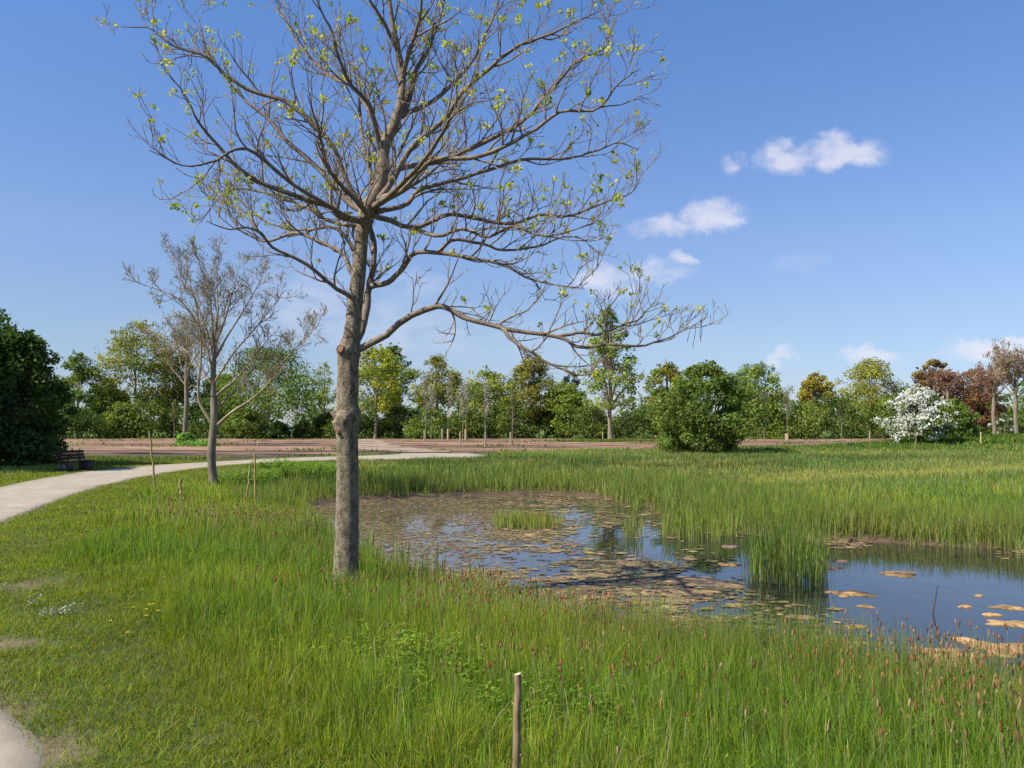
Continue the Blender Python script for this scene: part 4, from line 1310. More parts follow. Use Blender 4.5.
# ------------------------------------------------------------------ big bush and hawthorn
def bush(name, px, basepx, depth, toppx, wpx, base, label, cat, seed, n_leaf, size, alt, flowers=0, shift=0):
    xw = (px - 512) / F * depth
    zb = gz(xw, depth)
    Hh = at(px, toppx, depth)[2] - zb
    W = wpx / F * depth
    t = thing(name, (xw, depth, zb), label, cat)
    mb = MB()
    ctr, cr = crown(mb, ENV["dome"], Hh - W * .05, .35, W * .92, 190, int(n_leaf * 1.3), size, base, seed, alt, .3, .13, 1.0, .3, .5)
    sk = MB()
    for k in range(14):
        c = ctr[k]
        b = np.array([random.gauss(0, .25), random.gauss(0, .25), -.05])
        sk.tube(catmull([b, (b + c) / 2 + np.array([0, 0, .3]), c], 7), np.linspace(.07, .012, 7), 6, (.8, .75, .7))
    sk.build("stems", M["farbark"], t, True)
    mb.build("foliage", M["leaf"], t)
    if flowers:
        fm = MB(); r2 = np.random.default_rng(seed + 1)
        # blossom sprays on the outer faces of the clumps, thicker on the sunny side
        ci = r2.integers(0, len(ctr), flowers)
        v = r2.normal(0, 1, (flowers, 3)) + np.array([-.45, -.45, .35]); v /= np.linalg.norm(v, axis=1, keepdims=True)
        P = ctr[ci] + v * (cr[ci] * r2.uniform(.95, 1.18, flowers))[:, None] * np.array([1, 1, .8])
        kp = (P[:, 0] < W * .22 + r2.normal(0, W * .10, flowers)) 
        P, v = P[kp], v[kp]
        m_ = len(P); K = 11
        off = r2.normal(0, 1, (m_, K, 3)) * np.array([.13, .13, .075])
        C3 = (P[:, None] + off).reshape(-1, 3)
        C3[:, 2] = np.maximum(C3[:, 2], .12)
        N = np.repeat(v, K, 0) + r2.normal(0, .6, C3.shape); N /= np.linalg.norm(N, axis=1, keepdims=True)
        T = np.cross(N, r2.normal(0, 1, C3.shape)); T /= np.linalg.norm(T, axis=1, keepdims=True)
        B = np.cross(N, T)
        s = r2.uniform(.04, .085, (len(C3), 1))
        Vv = np.stack([C3 - T * s, C3 + B * s, C3 + T * s, C3 - B * s], 1).reshape(-1, 3)
        cc = np.array([[.66, .66, .56]]) * r2.uniform(.75, 1.05, (len(C3), 1))
        fm.add(Vv, (np.arange(len(C3)) * 4)[:, None] + np.array([[0, 1, 2, 3]]), None, np.repeat(cc, 4, 0))
        fm.build("blossom", M["petal"], t)
    return t


bush("big_bush", 706, 455, 47, 362, 116, (.115, .165, .03), "big rounded green bush on the far bank, nearest of the leafy bushes", "bush", 61, 17000, .17, G2)
bush("flowering_bush", 921, 446, 56, 388, 68, (.13, .175, .034), "white flowering bush on the grassy bank at the right", "bush", 62, 9000, .16, G2, 1050)
bush("green_bush", 952, 445, 60, 398, 52, (.125, .185, .034), "green bush close behind the right side of the white flowering bush", "bush", 63, 6000, .17, G2)

# ------------------------------------------------------------------ bare trees
def bare_tree(name, px, depth, toppx, wpx, r0px, forkpx, label, seed, col, nl=9, levels=3, counts=(9, 6, 4), sides=(5, 4, 3), tipr=.006, buds=None, basez=None, extra=(), spread=.75, budsize=.14, budn=1.0, rmin=.012, group=None, leader=None):
    global RNG
    RNG = np.random.default_rng(seed); random.seed(seed)
    xw = (px - 512) / F * depth
    zb = gz(xw, depth) if basez is None else basez
    t = thing(name, (xw, depth, zb), label, "tree", group)
    O = np.array([xw, depth, zb])
    Ht = at(px, toppx, depth)[2] - zb
    zf = at(px, forkpx, depth)[2] - zb
    W = wpx / F * depth
    r0 = r0px / F * depth
    Hl = Ht * .93 if leader is None else at(px, leader, depth)[2] - zb
    n = 16
    tk = MB()
    P = np.array([[.03 * r0 * 8 * math.sin(i * .9 + seed), .03 * math.cos(i * .7), -.1 + (Hl + .1) * i / (n - 1)] for i in range(n)])
    zz = P[:, 2].clip(0, None)
    r = np.where(zz < zf, r0 * (1 - .18 * zz / max(zf, .1)), r0 * .8 * (1 - (zz - zf) / (Hl * 1.08 - zf + .01)).clip(0, 1) ** .8) + tipr
    r[0] *= 1.3
    tk.tube(P, r, 12, (.85, .85, .85))
    tk.build("trunk", M["farbark"], t, True)
    mb = MB(); tips = []
    twigs(mb, P[P[:, 2] > zf * 1.1], r[P[:, 2] > zf * 1.1], levels - 1, tips, .1, (8, 6, 4), (W * .16, W * .09, W * .05), sides, rmin, .08, col, 0, tipr)
    for k in range(nl):
        f = k / max(1, nl - 1)
        zs = zf + (Ht * .62 - zf) * f
        a = k * 2.4 + random.uniform(-.3, .3)
        L = W * .56 * (1.0 - .45 * f) * random.uniform(.85, 1.15)
        d = np.array([math.cos(a) * spread, math.sin(a) * spread * .9, .55 + .35 * f])
        pth = child_path(np.array([np.interp(zs, P[:, 2], P[:, 0]), np.interp(zs, P[:, 2], P[:, 1]), zs]), d, L, 12, .09, .06)
        rr = np.linspace(r0 * .38 * (1 - .4 * f), tipr, 12)
        mb.tube(pth, rr, 7, col)
        twigs(mb, pth, rr, levels, tips, .25, counts, (W * .20, W * .10, W * .05), sides, rmin, .09, col, 0, tipr)
    for pl, rpx, y1 in extra:
        s = np.linspace(0, 1, len(pl))
        pth = catmull(np.array([at(a, b, depth + y1 * q) - O for (a, b), q in zip(pl, s)]), 14)
        rr = np.linspace(.8 * rpx / F * depth, tipr, 14)
        mb.tube(pth, rr, 8, col)
        twigs(mb, pth, rr, levels, tips, .35, counts, (W * .15, W * .08, W * .045), sides, rmin, .08, col, 0, tipr)
    mb.build("branches", M["farbark"], t, True)
    if buds is not None:
        P3 = np.array([q[0] for q in tips])
        P3 = P3[RNG.uniform(0, 1, len(P3)) < budn]
        P3 = np.repeat(P3, 3, 0) + RNG.normal(0, budsize * .5, (len(P3) * 3, 3))
        m_ = len(P3)
        N = RNG.normal(0, 1, (m_, 3)); N /= np.linalg.norm(N, axis=1, keepdims=True)
        T = np.cross(N, RNG.normal(0, 1, (m_, 3))); T /= np.linalg.norm(T, axis=1, keepdims=True)
        B = np.cross(N, T); s = budsize * RNG.uniform(.5, 1.2, (m_, 1))
        Vv = np.stack([P3 - T * s * .5, P3 + B * s * .3, P3 + T * s * .5, P3 - B * s * .3], 1).reshape(-1, 3)
        cc = np.array([buds]) * RNG.uniform(.6, 1.35, (m_, 1))
        fm = MB(); fm.add(Vv, (np.arange(m_) * 4)[:, None] + np.array([[0, 1, 2, 3]]), None, np.repeat(cc, 4, 0))
        fm.build("leaf_buds", M["leaf"], t)
    return t


g = ground_hit(213.5, 486)
bare_tree("bare_tree", 213.5, g[1], 247, 165, 4.1, 398, "bare grey tree with a low fork standing in the grass by the path bend", 71, (1.5, 1.42, 1.28), 3, 3, (10, 6, 3), (5, 4, 3), .0055,
          (.16, .13, .07), None,
          [([(214, 426), (205, 412), (198, 396), (201, 360), (200, 330), (194, 296), (186, 270)], 2.6, -.4),
           ([(214, 428), (232, 412), (252, 399), (268, 384), (278, 372)], 2.2, -.6),
           ([(214, 410), (234, 392), (250, 372), (268, 358), (290, 352)], 1.8, .6),
           ([(262, 390), (285, 360), (305, 338), (318, 325)], 1.1, -.8),
           ([(213.5, 376), (206, 345), (196, 322), (180, 300), (160, 290), (139, 284)], 1.7, -.5),
           ([(213.5, 356), (205, 325), (193, 295), (180, 270), (171, 250)], 1.7, .5),
           ([(213.5, 348), (212, 318), (208, 290), (200, 265), (195, 250)], 1.6, -.8),
           ([(213.5, 342), (218, 315), (217, 285), (219, 252)], 1.7, .2),
           ([(213.5, 348), (224, 322), (232, 295), (240, 262)], 1.7, -.6),
           ([(213.5, 362), (228, 335), (244, 310), (258, 285), (266, 272)], 1.6, .7),
           ([(213.5, 384), (232, 355), (252, 332), (270, 310), (284, 290)], 1.6, -.3),
           ([(213.5, 388), (203, 370), (188, 352), (168, 340), (150, 330)], 1.4, .8)], .75, .05, .5, .0075, None, 330)
bare_tree("bare_tree", 186, 70, 300, 120, 2.3, 390, "thick-trunked bare tree rising from the brown soil, behind and left of the grey one", 72, (1.15, 1.1, 1.0), 10, 3, (8, 5, 3), (4, 3, 3), .009,
          (.26, .25, .07), None, [], .8, .13, .6, .014, None, 332)
bare_tree("reddish_tree", 948, 100, 351, 40, 1.6, 398, "thin reddish-leaved tree with airy top above the white bush", 73, (1.0, .9, .8), 8, 3, (6, 4, 2), (4, 3, 3), .02, (.31, .17, .12), None, [], .75, .30, .55, .025, None, 374)
bare_tree("pale_trunk_tree", 993.5, 83, 362, 60, 1.8, 398, "pale straight trunk with reddish buds, left one of the pair by the right edge", 74, (1.25, 1.15, 1.0), 10, 3, (6, 4, 3), (4, 3, 3), .018, (.34, .18, .13), None, [], .8, .22, .5, .022, "pale trunks by the right edge", 384)
bare_tree("pale_trunk_tree", 1015.5, 72, 345, 90, 2.0, 398, "pale straight trunk with a wide pinkish crown cut by the right edge", 75, (1.3, 1.2, 1.05), 11, 3, (7, 4, 3), (4, 3, 3), .016, (.36, .25, .17), None, [], .8, .18, .7, .02, "pale trunks by the right edge", 374)

# ------------------------------------------------------------------ young trees and their stakes on the soil
def sapling(px, basepx, toppx, wpx, label, blossom=(.42, .40, .36), guard=None):
    depth = CAM_Z * F / (basepx - 425)
    xw = (px - 512) / F * depth; zb = gz(xw, depth)
    Ht = at(px, toppx, depth)[2] - zb
    t = thing("young_tree", (xw, depth, zb), label, "young tree", "young trees planted on the bare soil")
    k = depth / F
    sk = MB(); tips = []
    n = 8
    P = np.array([[.02 * math.sin(i + px), .02 * math.cos(i * 1.4 + px), -.05 + (Ht + .05) * i / (n - 1)] for i in range(n)])
    r = np.linspace(.045, .014, n)
    sk.tube(P, r, 6, (1.05, 1, .92))
    sk.build("trunk", M["farbark"], t, True)
    br = MB()
    up = P[P[:, 2] > Ht * .33]; ru = np.linspace(.03, .012, len(up))
    twigs(br, up, ru, 2, tips, .0, (16, 4, 2), (wpx * k * .55, wpx * k * .25, .2), (3, 3, 3), .012, .2, (1.1, 1.05, 1.0), 0, .009)
    br.build("branches", M["farbark"], t)
    P3 = np.repeat(np.array([q[0] for q in tips]), 4, 0)
    m_ = len(P3); P3 = P3 + RNG.normal(0, .12, (m_, 3))
    T = RNG.normal(0, 1, (m_, 3)); T /= np.linalg.norm(T, axis=1, keepdims=True)
    B = np.cross(T, RNG.normal(0, 1, (m_, 3))); B /= np.linalg.norm(B, axis=1, keepdims=True)
    s = RNG.uniform(.05, .11, (m_, 1))
    fm = MB(); fm.add(np.stack([P3 - T * s, P3 + B * s * .6, P3 + T * s, P3 - B * s * .6], 1).reshape(-1, 3), (np.arange(m_) * 4)[:, None] + np.array([[0, 1, 2, 3]]), None,
                      np.repeat(np.array([blossom]) * RNG.uniform(.6, 1.2, (m_, 1)), 4, 0))
    fm.build("crown", M["leaf"], t)
    if guard:
        gm = MB(); gw = .14
        gm.tube([(0, 0, 0), (0, 0, guard * k * .5), (0, 0, guard * k)], [gw, gw * .95, gw], 8, (1.5, 1.5, 1.4))
        gm.build("trunk_guard", M["stake"], t)
    return t


def stakepost(px, basepx, hpx, wpx, label, group="stakes beside the young trees"):
    depth = CAM_Z * F / (basepx - 425)
    xw = (px - 512) / F * depth; zb = gz(xw, depth)
    k = depth / F
    mb = MB()
    w = max(.04, wpx * k * .36)
    mb.tube([(0, 0, -.1), (0.01, 0, hpx * k * .5), (.015, 0, hpx * k - .03), (.015, 0, hpx * k)], [w, w * .97, w * .95, w * .8], 8, (1.3, 1.45, 1.75), True)
    o = mb.build("tree_stake", M["stake"], smooth=False)
    o.location = (xw, depth, zb)
    tag(o, label, "stake", group)


WH = (.44, .43, .35); GR = (.20, .24, .06)
sap = [(426, 441.5, 380, 24, "grey twiggy young tree, leftmost of the cluster of grey saplings", WH, 0),
       (431.5, 440.2, 388, 18, "grey young tree second from the left in the grey sapling cluster", WH, 0),
       (448.3, 440, 381, 20, "grey young tree with a pale guard in the middle of the grey cluster", WH, 11),
       (463, 443, 392, 16, "slim grey young tree behind the short pale stake", WH, 0),
       (466, 441, 385, 20, "grey young tree with a pale guard at the right of the grey cluster", WH, 12),
       (485.5, 446.5, 388, 16, "tall single grey young tree standing nearest on the soil", (.40, .38, .32), 0),
       (512.5, 445.5, 386, 20, "thin dark-stemmed young tree left of the olive oval tree", GR, 0),
       (533, 438.6, 372, 20, "pale-stemmed young tree with a white guard under the olive oval tree", (.17, .2, .04), 7),
       (570, 438.4, 398, 16, "pale-stemmed young tree with guard halfway to the poplar", GR, 6),
       (605, 438.6, 400, 16, "young tree just left of the poplar's trunk", GR, 7),
       (641.5, 438.2, 398, 14, "young tree right of the poplar with pale guard", GR, 6),
       (656, 437.8, 400, 14, "young tree half hidden by the left side of the big bush", GR, 6),
       (787, 440.5, 396, 26, "leafy young tree between two stakes right of the big bush", (.15, .20, .05), 7),
       (764, 443.5, 402, 20, "thin young tree close to the right side of the big bush", (.13, .18, .04), 0),
       (841, 441.5, 404, 12, "thin dark young tree in the middle of the right soil patch", (.12, .16, .04), 0),
       (875, 437.8, 392, 22, "brown-stemmed young tree near the white flowering bush", (.14, .18, .04), 0),
       (174.5, 440.5, 404, 14, "white-stemmed young tree just left of the thick bare trunk", GR, 0),
       (269, 438.8, 396, 18, "pale young tree in front of the broad rounded tree", GR, 6)]
for a in sap:
    sapling(*a)
for a in [(424.5, 441.6, 11, 2.0, "pale stake beside the leftmost grey sapling"), (442.3, 441, 12, 2.2, "pale thick stake in the middle of the grey sapling cluster"),
          (460.2, 445.5, 14, 2.0, "short pale stake standing forward of the grey saplings"), (487, 439, 8, 1.6, "stake far behind the nearest grey sapling"),
          (485.2, 448, 16, 2.0, "pale stake at the foot of the nearest grey sapling"), (510.3, 445, 13, 2.0, "pinkish stake beside the dark-stemmed sapling"),
          (602.5, 439.8, 8, 1.6, "pale stake at the left foot of the poplar"), (785, 441.5, 8, 2.0, "yellowish stake left of the leafy sapling by the big bush"),
          (869, 440, 9, 1.8, "pale stake in the right soil patch, lower of two"), (872.3, 438.2, 9, 1.6, "pinkish stake in the right soil patch, behind the pale one"),
          (258.3, 450.2, 8, 1.2, "tiny pale marker stick on the soil right of the near bare tree")]:
    stakepost(*a)

# ------------------------------------------------------------------ sticks in the grass
def stick(name, px0, py0, px1, py1, wpx, label, seed, snags=4, col=(1.25, 1.2, 1.0), cap=False, base=None, wob=.3):
    random.seed(seed)
    g = ground_hit(px1, py1) if base is None else np.array(base, float)
    depth = g[1]; k = depth / F
    top = at(px0, py0, depth) - g
    r = wpx * k / 2
    t = thing(name, g, label, "stick")
    mb = MB()
    n = 12
    P = np.array([[top[0] * i / (n - 1) + (random.gauss(0, r * wob) if 0 < i < n - 1 else 0), random.gauss(0, r * .2), -.12 + (top[2] + .12) * i / (n - 1)] for i in range(n)])
    mb.tube(catmull(P, 40), np.array([r * (1.08 - .2 * i / 39) * (1 + .10 * math.sin(i * 1.9 + seed) * (random.random())) for i in range(40)]), 12, col, False)
    for s in range(snags):
        q = P[random.randint(3, n - 2)]
        a = random.uniform(0, 6.28)
        mb.tube([q, q + np.array([math.cos(a) * r * 1.5, math.sin(a) * r * 1.5, r * .6])], [r * .5, r * .35], 7, col, True)
    mb.build("shaft", M["stake"], t, True)
    if cap:
        cm = MB()
        a = np.arange(14) / 14 * 2 * np.pi
        e = P[-1] + np.array([0, 0, .0005])
        C_ = e[None] + np.stack([np.cos(a) * r * .9, np.sin(a) * r * .9, np.cos(a) * .004], 1)
        cm.add(np.vstack([C_, e[None] + [0, 0, .001]]), None, [[i, (i + 1) % 14, 14] for i in range(14)])
        cm.build("cut_end", M["cutwood"], t)
        for (dx, dz, s) in [(-.9, .01, 1), (.4, .012, .7), (-.4, .02, .8), (-1.3, -.3, 1), (-1.2, -.34, .8), (1.2, -.19, .7), (-1.0, -.36, .9)]:
            lm = MB()
            p0 = P[-1] + np.array([dx * r, -r * .6, dz]); L = .02 * s
            dv = unit([dx, -.4, .9]); sd = unit(np.cross(dv, [.3, 1, .2])) * L * .35
            lm.add([p0, p0 + dv * L * .5 + sd, p0 + dv * L, p0 + dv * L * .5 - sd], [[0, 1, 2, 3]], None, (.2, .28, .04))
            lm.build("sprout", M["leaf"], t)
    return t


sx, sy = (517 - 512) / F * 3.75, 3.75
stick("cut_stake", 517.5, 674, 516, 830, 8.2, "brown cut stick with a pale sawn top, nearest in the foreground grass", 5, 6, (.85, .75, .72), True, (sx - .006, sy, gz(sx, sy)), .1)
stick("stick", 149.5, 431, 156, 492, 2.1, "tall leaning pale stick, leftmost of the four by the near bare tree", 6, 4)
stick("stick", 180.5, 479, 182, 505, 2.7, "short stubby stick just left of the near bare tree", 7, 2)
stick("stick", 250, 466, 245.5, 508, 2.2, "slanting stick right of the near bare tree, left of its pair", 8, 5)
stick("stick", 254.8, 453, 255.8, 512, 2.1, "tall upright stick right of the near bare tree", 9, 5)
stick("stick", 915.5, 429, 916, 452, 1.5, "thin greenish stick in front of the white flowering bush", 10, 2, (.6, .7, .4))
stick("stick", 981, 432, 981, 446, 1.6, "short pale stick in the grass left of the pale trunks", 11, 1, (1.6, 1.55, 1.4))

# ------------------------------------------------------------------ bench
g = ground_hit(76, 471)
bn = thing("park_bench", g, "dark bench with tilted back in the shade of the dark trees by the path", "bench")
bn.scale = (.86, .86, .84)
fv = unit([.95, -.31, 0]); lv_ = unit([.31, .95, 0])
Rb = np.stack([lv_, fv, [0, 0, 1]], 1)
def rb(mb, c, s, tilt=0.0):
    ct_, st_ = math.cos(tilt), math.sin(tilt)
    Rt = np.array([[1, 0, 0], [0, ct_, -st_], [0, st_, ct_]])
    mb.box(Rb @ np.array(c), s, Rb @ Rt)
mb = MB()
for k in range(4): rb(mb, (0, -.18 + k * .125, .43), (1.5, .11, .05))
mb.build("seat", M["wood_shade_dark"], bn)
for sgn in (-1, 1):
    mb = MB(); rb(mb, (sgn * .52, 0, .19), (.30, .48, .42)); mb.build("leg", M["concrete_dark"], bn)
mb = MB()
for k in range(3): rb(mb, (0, -.29 - k * .045, .55 + k * .135), (1.5, .035, .12), .3)
mb.build("backrest", M["wood_shade_dark"], bn)
for sgn in (-1, 1):
    mb = MB(); rb(mb, (sgn * .5, -.325, .56), (.06, .04, .55), .3)
    mb.build("back_support", M["concrete_dark"], bn)

# ------------------------------------------------------------------ fence and cars far behind
x0, x1, dep = (238 - 512) / F * 118, (338 - 512) / F * 118, 118
fn = thing("mesh_fence", ((x0 + x1) / 2, dep, 0), "dark thin wire fence under the trees left of the big trunk", "fence")
nposts = 9
for i in range(nposts):
    mb = MB(); xx = (x1 - x0) * (i / (nposts - 1) - .5)
    mb.tube([(xx, 0, -.1), (xx, 0, .6), (xx, 0, 1.25)], [.05, .05, .045], 6, (1, 1, 1), True)
    mb.build("post", M["fence"], fn)
mb = MB()
for z in np.linspace(.15, 1.15, 6): mb.box((0, -.055, z), (x1 - x0, .012, .016))
for xx in np.linspace((x0 - x1) / 2, (x1 - x0) / 2, 70): mb.box((xx, -.07, .65), (.014, .010, 1.05))
mb.build("wire_mesh", M["fence"], fn)


def car(px, depth, paint, label, rot):
    xw = (px - 512) / F * depth
    t = thing("parked_car", (xw, depth, 0), label, "car", None)
    t.rotation_euler = (0, 0, rot)
    prof = [(-2.05, .35), (-2.1, .62), (-2.0, .86), (-1.35, .95), (-.75, 1.38), (-.2, 1.46), (.75, 1.44), (1.45, 1.0), (1.98, .92), (2.08, .6), (2.02, .35)]
    def extr(pr, ys_, name, mat, par):
        mb = MB(); n = len(pr); V = []
        for (yy, sx_) in ys_:
            V += [(a * sx_, yy * (1 - .14 * max(0, (b - .9))), b) for a, b in pr]
        q = []
        for r_ in range(len(ys_) - 1):
            q += [(r_ * n + i, r_ * n + (i + 1) % n, (r_ + 1) * n + (i + 1) % n, (r_ + 1) * n + i) for i in range(n)]
        V = np.array(V)
        c0 = len(V); V = np.vstack([V, V[:n].mean(0), V[-n:].mean(0)])
        tr = [(c0, (i + 1) % n, i) for i in range(n)] + [(c0 + 1, (len(ys_) - 1) * n + i, (len(ys_) - 1) * n + (i + 1) % n) for i in range(n)]
        mb.add(V, q, tr)
        return mb.build(name, mat, par)
    extr(prof, [(-.86, .985), (-.8, 1), (.8, 1), (.86, .985)], "body", paint, t)
    for s in (-1, 1):
        mb = MB()
        w = [(-1.15, .98), (-.68, 1.32), (-.2, 1.38), (.7, 1.36), (1.2, 1.0)]
        yv = lambda b: s * (.862 * (1 - .14 * max(0, b - .9)) + .006)
        mb.add([(a, yv(b), b) for a, b in w] + [(0, yv(1.1), 1.12)], None, [(i, (i + 1) % 5, 5) for i in range(5)])
        mb.build("side_window", M["glass_dark"], t)
        for xx in (-1.3, 1.32):
            wm = MB(); wm.tube([(xx, s * .70, .31), (xx, s * .885, .31)], [.31, .31], 16, (1, 1, 1), True)
            wo = wm.build("wheel", M["tyre"], t)
            rm = MB(); rm.tube([(xx, s * .86, .31), (xx, s * .893, .31)], [.19, .18], 12, (1, 1, 1), True)
            rm.build("rim", M["rimmetal"], wo)
    mb = MB()
    mb.add([(1.47, -.70, 1.005), (1.47, .70, 1.005), (.79, .62, 1.44), (.79, -.62, 1.44)], [[0, 1, 2, 3]]); mb.v[0][:, 0] += .012
    mb.build("windscreen", M["glass_dark"], t)
    return t


car(288, 128, M["paint_blue"], "pale blue-grey car just visible between the trunks behind the wire fence", .5)
car(314, 126, M["paint_white"], "white car just visible low behind the wire fence, right of the blue-grey one", .1)

# ------------------------------------------------------------------ flowers
def buttercup(px, py, lab, h=.16, colr=(.62, .42, .015), s=1.0):
    g = ground_hit(px, py)
    t = thing("yellow_flower", g, lab, "flower", "yellow flowers in the grass")
    mb = MB(); mb.tube([(0, 0, -.01), (.005, 0, h * .6), (0, -.005, h)], [.002, .0018, .0015], 4, (.12, .18, .04)); mb.build("stem", M["grass"], t)
    mb = MB(); R = (.011 + .0008 * g[1]) * s
    for k in range(6):
        a = k * 1.047
        u = np.array([math.cos(a), math.sin(a), .25]); w = np.array([-math.sin(a), math.cos(a), 0])
        e = np.array([0, -.005, h])
        mb.add([e, e + u * R * .6 + w * R * .5, e + u * R * 1.1, e + u * R * .6 - w * R * .5], [[0, 1, 2, 3]], None, colr)
    mb.build("petals", M["petal"], t)


YL = "small yellow flower in the grass left of the big tree"
for px, py in [(149, 622), (153, 621), (146, 627), (158, 628), (133, 625), (127, 652), (146, 634), (272, 660), (330, 693), (110, 640)]:
    buttercup(px, py, YL, .14)
YB = "bright yellow flower at the bottom of the photo below the weeds"
for px, py in [(318, 812), (331, 809), (323, 818)]:
    buttercup(px, py, YB, .14, s=1.15)
# pale clover-like flowers in a patch on the mown verge
mb = MB()
for (px, py, rad_, cnt) in [(52, 618, .16, 10), (72, 616, .15, 13), (33, 610, .07, 7), (163, 588, .05, 4), (8, 590, .1, 4)]:
    c = ground_hit(px, py)
    for i in range(cnt):
        r = rad_ * math.sqrt(random.random()); a = random.random() * 6.28
        x0, y0 = c[0] + r * math.cos(a) * 1.2, c[1] + r * math.sin(a) * 1.6
        z0 = c[2] + random.uniform(.03, .10)
        mb.tube([(x0, y0, c[2] - .01), (x0, y0, z0)], [.0018, .0015], 3, (.12, .17, .04))
        for k in range(6):
            p0 = np.array([x0, y0, z0]) + RNG.normal(0, .012, 3)
            s = random.uniform(.006, .013)
            dv = unit(RNG.normal(0, 1, 3) + np.array([0, 0, 1.]))
            u = unit(np.cross(dv, RNG.normal(0, 1, 3))); w = np.cross(dv, u)
            mb.add([p0 - u * s, p0 + w * s, p0 + u * s, p0 - w * s], [[0, 1, 2, 3]], None, np.array([.42, .42, .32]) * random.uniform(.6, 1.1))
tag(mb.build("white_wildflowers", M["petal"]), "pale wildflowers in small patches on the mown verge at the left", "wildflowers", kind="stuff")

# ------------------------------------------------------------------ world
SUN_EL, SUN_AZ = math.radians(46), math.radians(64)          # 70 deg to the left of straight behind the camera
sd = np.array([-math.sin(SUN_AZ) * math.cos(SUN_EL), -math.cos(SUN_AZ) * math.cos(SUN_EL), math.sin(SUN_EL)])
w = bpy.data.worlds.new("World"); sc.world = w; w.use_nodes = True
nt = w.node_tree; nt.nodes.clear()
wo = nt.nodes.new("ShaderNodeOutputWorld"); bg = nt.nodes.new("ShaderNodeBackground")
sky = nt.nodes.new("ShaderNodeTexSky"); sky.sky_type = "NISHITA"; sky.sun_disc = False
sky.sun_elevation = SUN_EL; sky.sun_rotation = math.atan2(sd[0], sd[1]) % (2 * math.pi)
sky.air_density = 1.0; sky.dust_density = .25; sky.ozone_density = 2.5; sky.altitude = 0
bg.inputs[1].default_value = .12


def mth(op, a, b=None, clamp=False):
    n = nt.nodes.new("ShaderNodeMath"); n.operation = op; n.use_clamp = clamp
    for i, v in enumerate((a, b)):
        if v is None: continue
        if isinstance(v, (int, float)): n.inputs[i].default_value = v
        else: nt.links.new(v, n.inputs[i])
    return n.outputs[0]


tc = nt.nodes.new("ShaderNodeTexCoord"); sp = nt.nodes.new("ShaderNodeSeparateXYZ")
nt.links.new(tc.outputs["Generated"], sp.inputs[0])
az = mth("ARCTAN2", sp.outputs[0], sp.outputs[1]); el = mth("ARCSINE", sp.outputs[2])
wn = nt.nodes.new("ShaderNodeTexNoise"); wn.inputs["Scale"].default_value = 26; wn.inputs["Detail"].default_value = 8; wn.inputs["Roughness"].default_value = .62
nt.links.new(tc.outputs["Generated"], wn.inputs["Vector"])
ws3 = nt.nodes.new("ShaderNodeSeparateColor"); nt.links.new(wn.outputs["Color"], ws3.inputs[0])
az = mth("ADD", az, mth("MULTIPLY", mth("SUBTRACT", ws3.outputs[0], .5), .075)); elw = mth("ADD", el, mth("MULTIPLY", mth("SUBTRACT", ws3.outputs[1], .5), .05))
cl = [(735, 163, 13, 9, .7), (786, 157, 25, 14, 1), (846, 153, 34, 13, 1), (822, 148, 22, 10, .8), (668, 226, 32, 11, .8), (716, 213, 30, 13, 1.0), (606, 279, 36, 17, .85),
      (655, 272, 36, 11, .6), (683, 259, 13, 7, .8), (800, 262, 24, 9, .3), (870, 356, 30, 9, .9), (778, 360, 12, 9, .7), (992, 346, 32, 9, 1.0), (960, 352, 20, 6, .5), (415, 285, 40, 14, .35), (400, 330, 90, 36, .42), (520, 345, 90, 26, .3),
      (310, 305, 70, 38, .45), (180, 330, 70, 20, .25), (700, 340, 90, 18, .2)]
tot = None
for px, py, rx, ry, s in cl:
    r = ray(px, py); r = r / np.linalg.norm(r)
    a0, e0 = math.atan2(r[0], r[1]), math.asin(r[2])
    u = mth("DIVIDE", mth("SUBTRACT", az, a0), rx * 1.35 / F); v = mth("DIVIDE", mth("SUBTRACT", elw, e0), ry * 1.35 / F)
    q = mth("ADD", mth("MULTIPLY", u, u), mth("MULTIPLY", v, v))
    k = mth("MULTIPLY", mth("SUBTRACT", 1.0, q), s)
    k = mth("MAXIMUM", k, 0.0)
    tot = k if tot is None else mth("MAXIMUM", tot, k)
mp = nt.nodes.new("ShaderNodeMapping"); mp.inputs["Scale"].default_value = (1, 1, 2.0)
nz = nt.nodes.new("ShaderNodeTexNoise"); nz.inputs["Scale"].default_value = 30; nz.inputs["Detail"].default_value = 9; nz.inputs["Roughness"].default_value = .6
nt.links.new(tc.outputs["Generated"], mp.inputs[0]); nt.links.new(mp.outputs[0], nz.inputs["Vector"])
mask = mth("MULTIPLY", tot, mth("MULTIPLY", mth("SUBTRACT", nz.outputs[0], .12), 2.0, True), True)
mr = nt.nodes.new("ShaderNodeMapRange"); mr.interpolation_type = "SMOOTHSTEP"
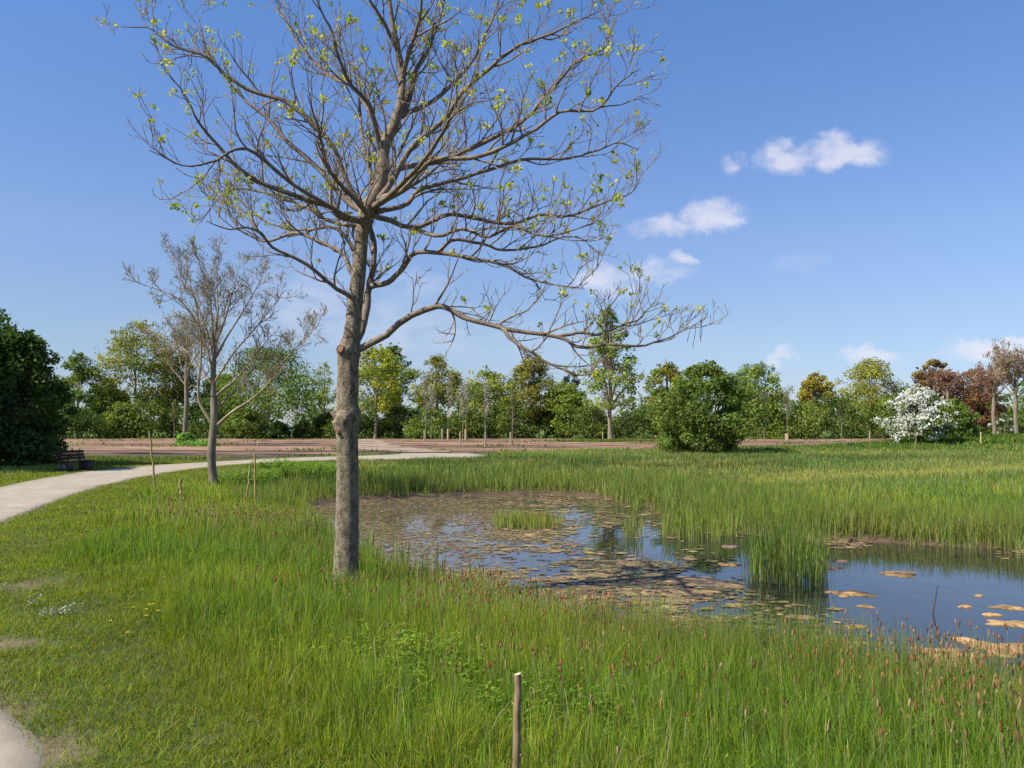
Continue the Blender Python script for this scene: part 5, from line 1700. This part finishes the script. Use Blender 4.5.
nt.links.new(mask, mr.inputs[0]); mr.inputs[1].default_value = .0; mr.inputs[2].default_value = .9; mr.inputs[3].default_value = 0; mr.inputs[4].default_value = .66
mx = nt.nodes.new("ShaderNodeMix"); mx.data_type = "RGBA"
nt.links.new(mr.outputs[0], mx.inputs[0]); gain = nt.nodes.new("ShaderNodeMix"); gain.data_type = "RGBA"; gain.blend_type = "MULTIPLY"; gain.inputs[0].default_value = 1
nt.links.new(sky.outputs[0], gain.inputs[6]); 
er = nt.nodes.new("ShaderNodeMapRange"); er.inputs[1].default_value = 0; er.inputs[2].default_value = .5
nt.links.new(el, er.inputs[0])
gr = nt.nodes.new("ShaderNodeValToRGB"); ge = gr.color_ramp.elements; ge.new(.3); ge.new(.45); ge.new(.9)
for k, (p_, c_) in enumerate([(.09, (.47, .51, .69)), (.22, (.555, .57, .68)), (.42, (.655, .665, .795)), (.9, (.57, .745, 1.0)), (1, (.56, .745, 1.0))]):
    ge[k].position = p_; ge[k].color = (*c_, 1)
nt.links.new(er.outputs[0], gr.inputs[0]); nt.links.new(gr.outputs[0], gain.inputs[7])
nt.links.new(gain.outputs[2], mx.inputs[6]); mx.inputs[7].default_value = (4.9, 4.75, 5.15, 1)
nt.links.new(mx.outputs[2], bg.inputs[0]); nt.links.new(bg.outputs[0], wo.inputs[0])

sl = bpy.data.lights.new("sun", "SUN"); so = bpy.data.objects.new("sun", sl); COL.objects.link(so)
sl.energy = 5.0; sl.angle = math.radians(.53); sl.color = (1, .95, .86)
from mathutils import Vector
so.rotation_euler = Vector(tuple(-sd)).to_track_quat("-Z", "Y").to_euler()
so.location = (-30, -10, 40)

sc.view_settings.view_transform = "Standard"; sc.view_settings.look = "None"; sc.view_settings.exposure = 0.62; sc.view_settings.gamma = 1
sc.render.engine = "CYCLES"
cy_ = sc.cycles
cy_.max_bounces = 6; cy_.diffuse_bounces = 3; cy_.glossy_bounces = 3; cy_.transmission_bounces = 4; cy_.transparent_max_bounces = 4
cy_.caustics_reflective = False; cy_.caustics_refractive = False
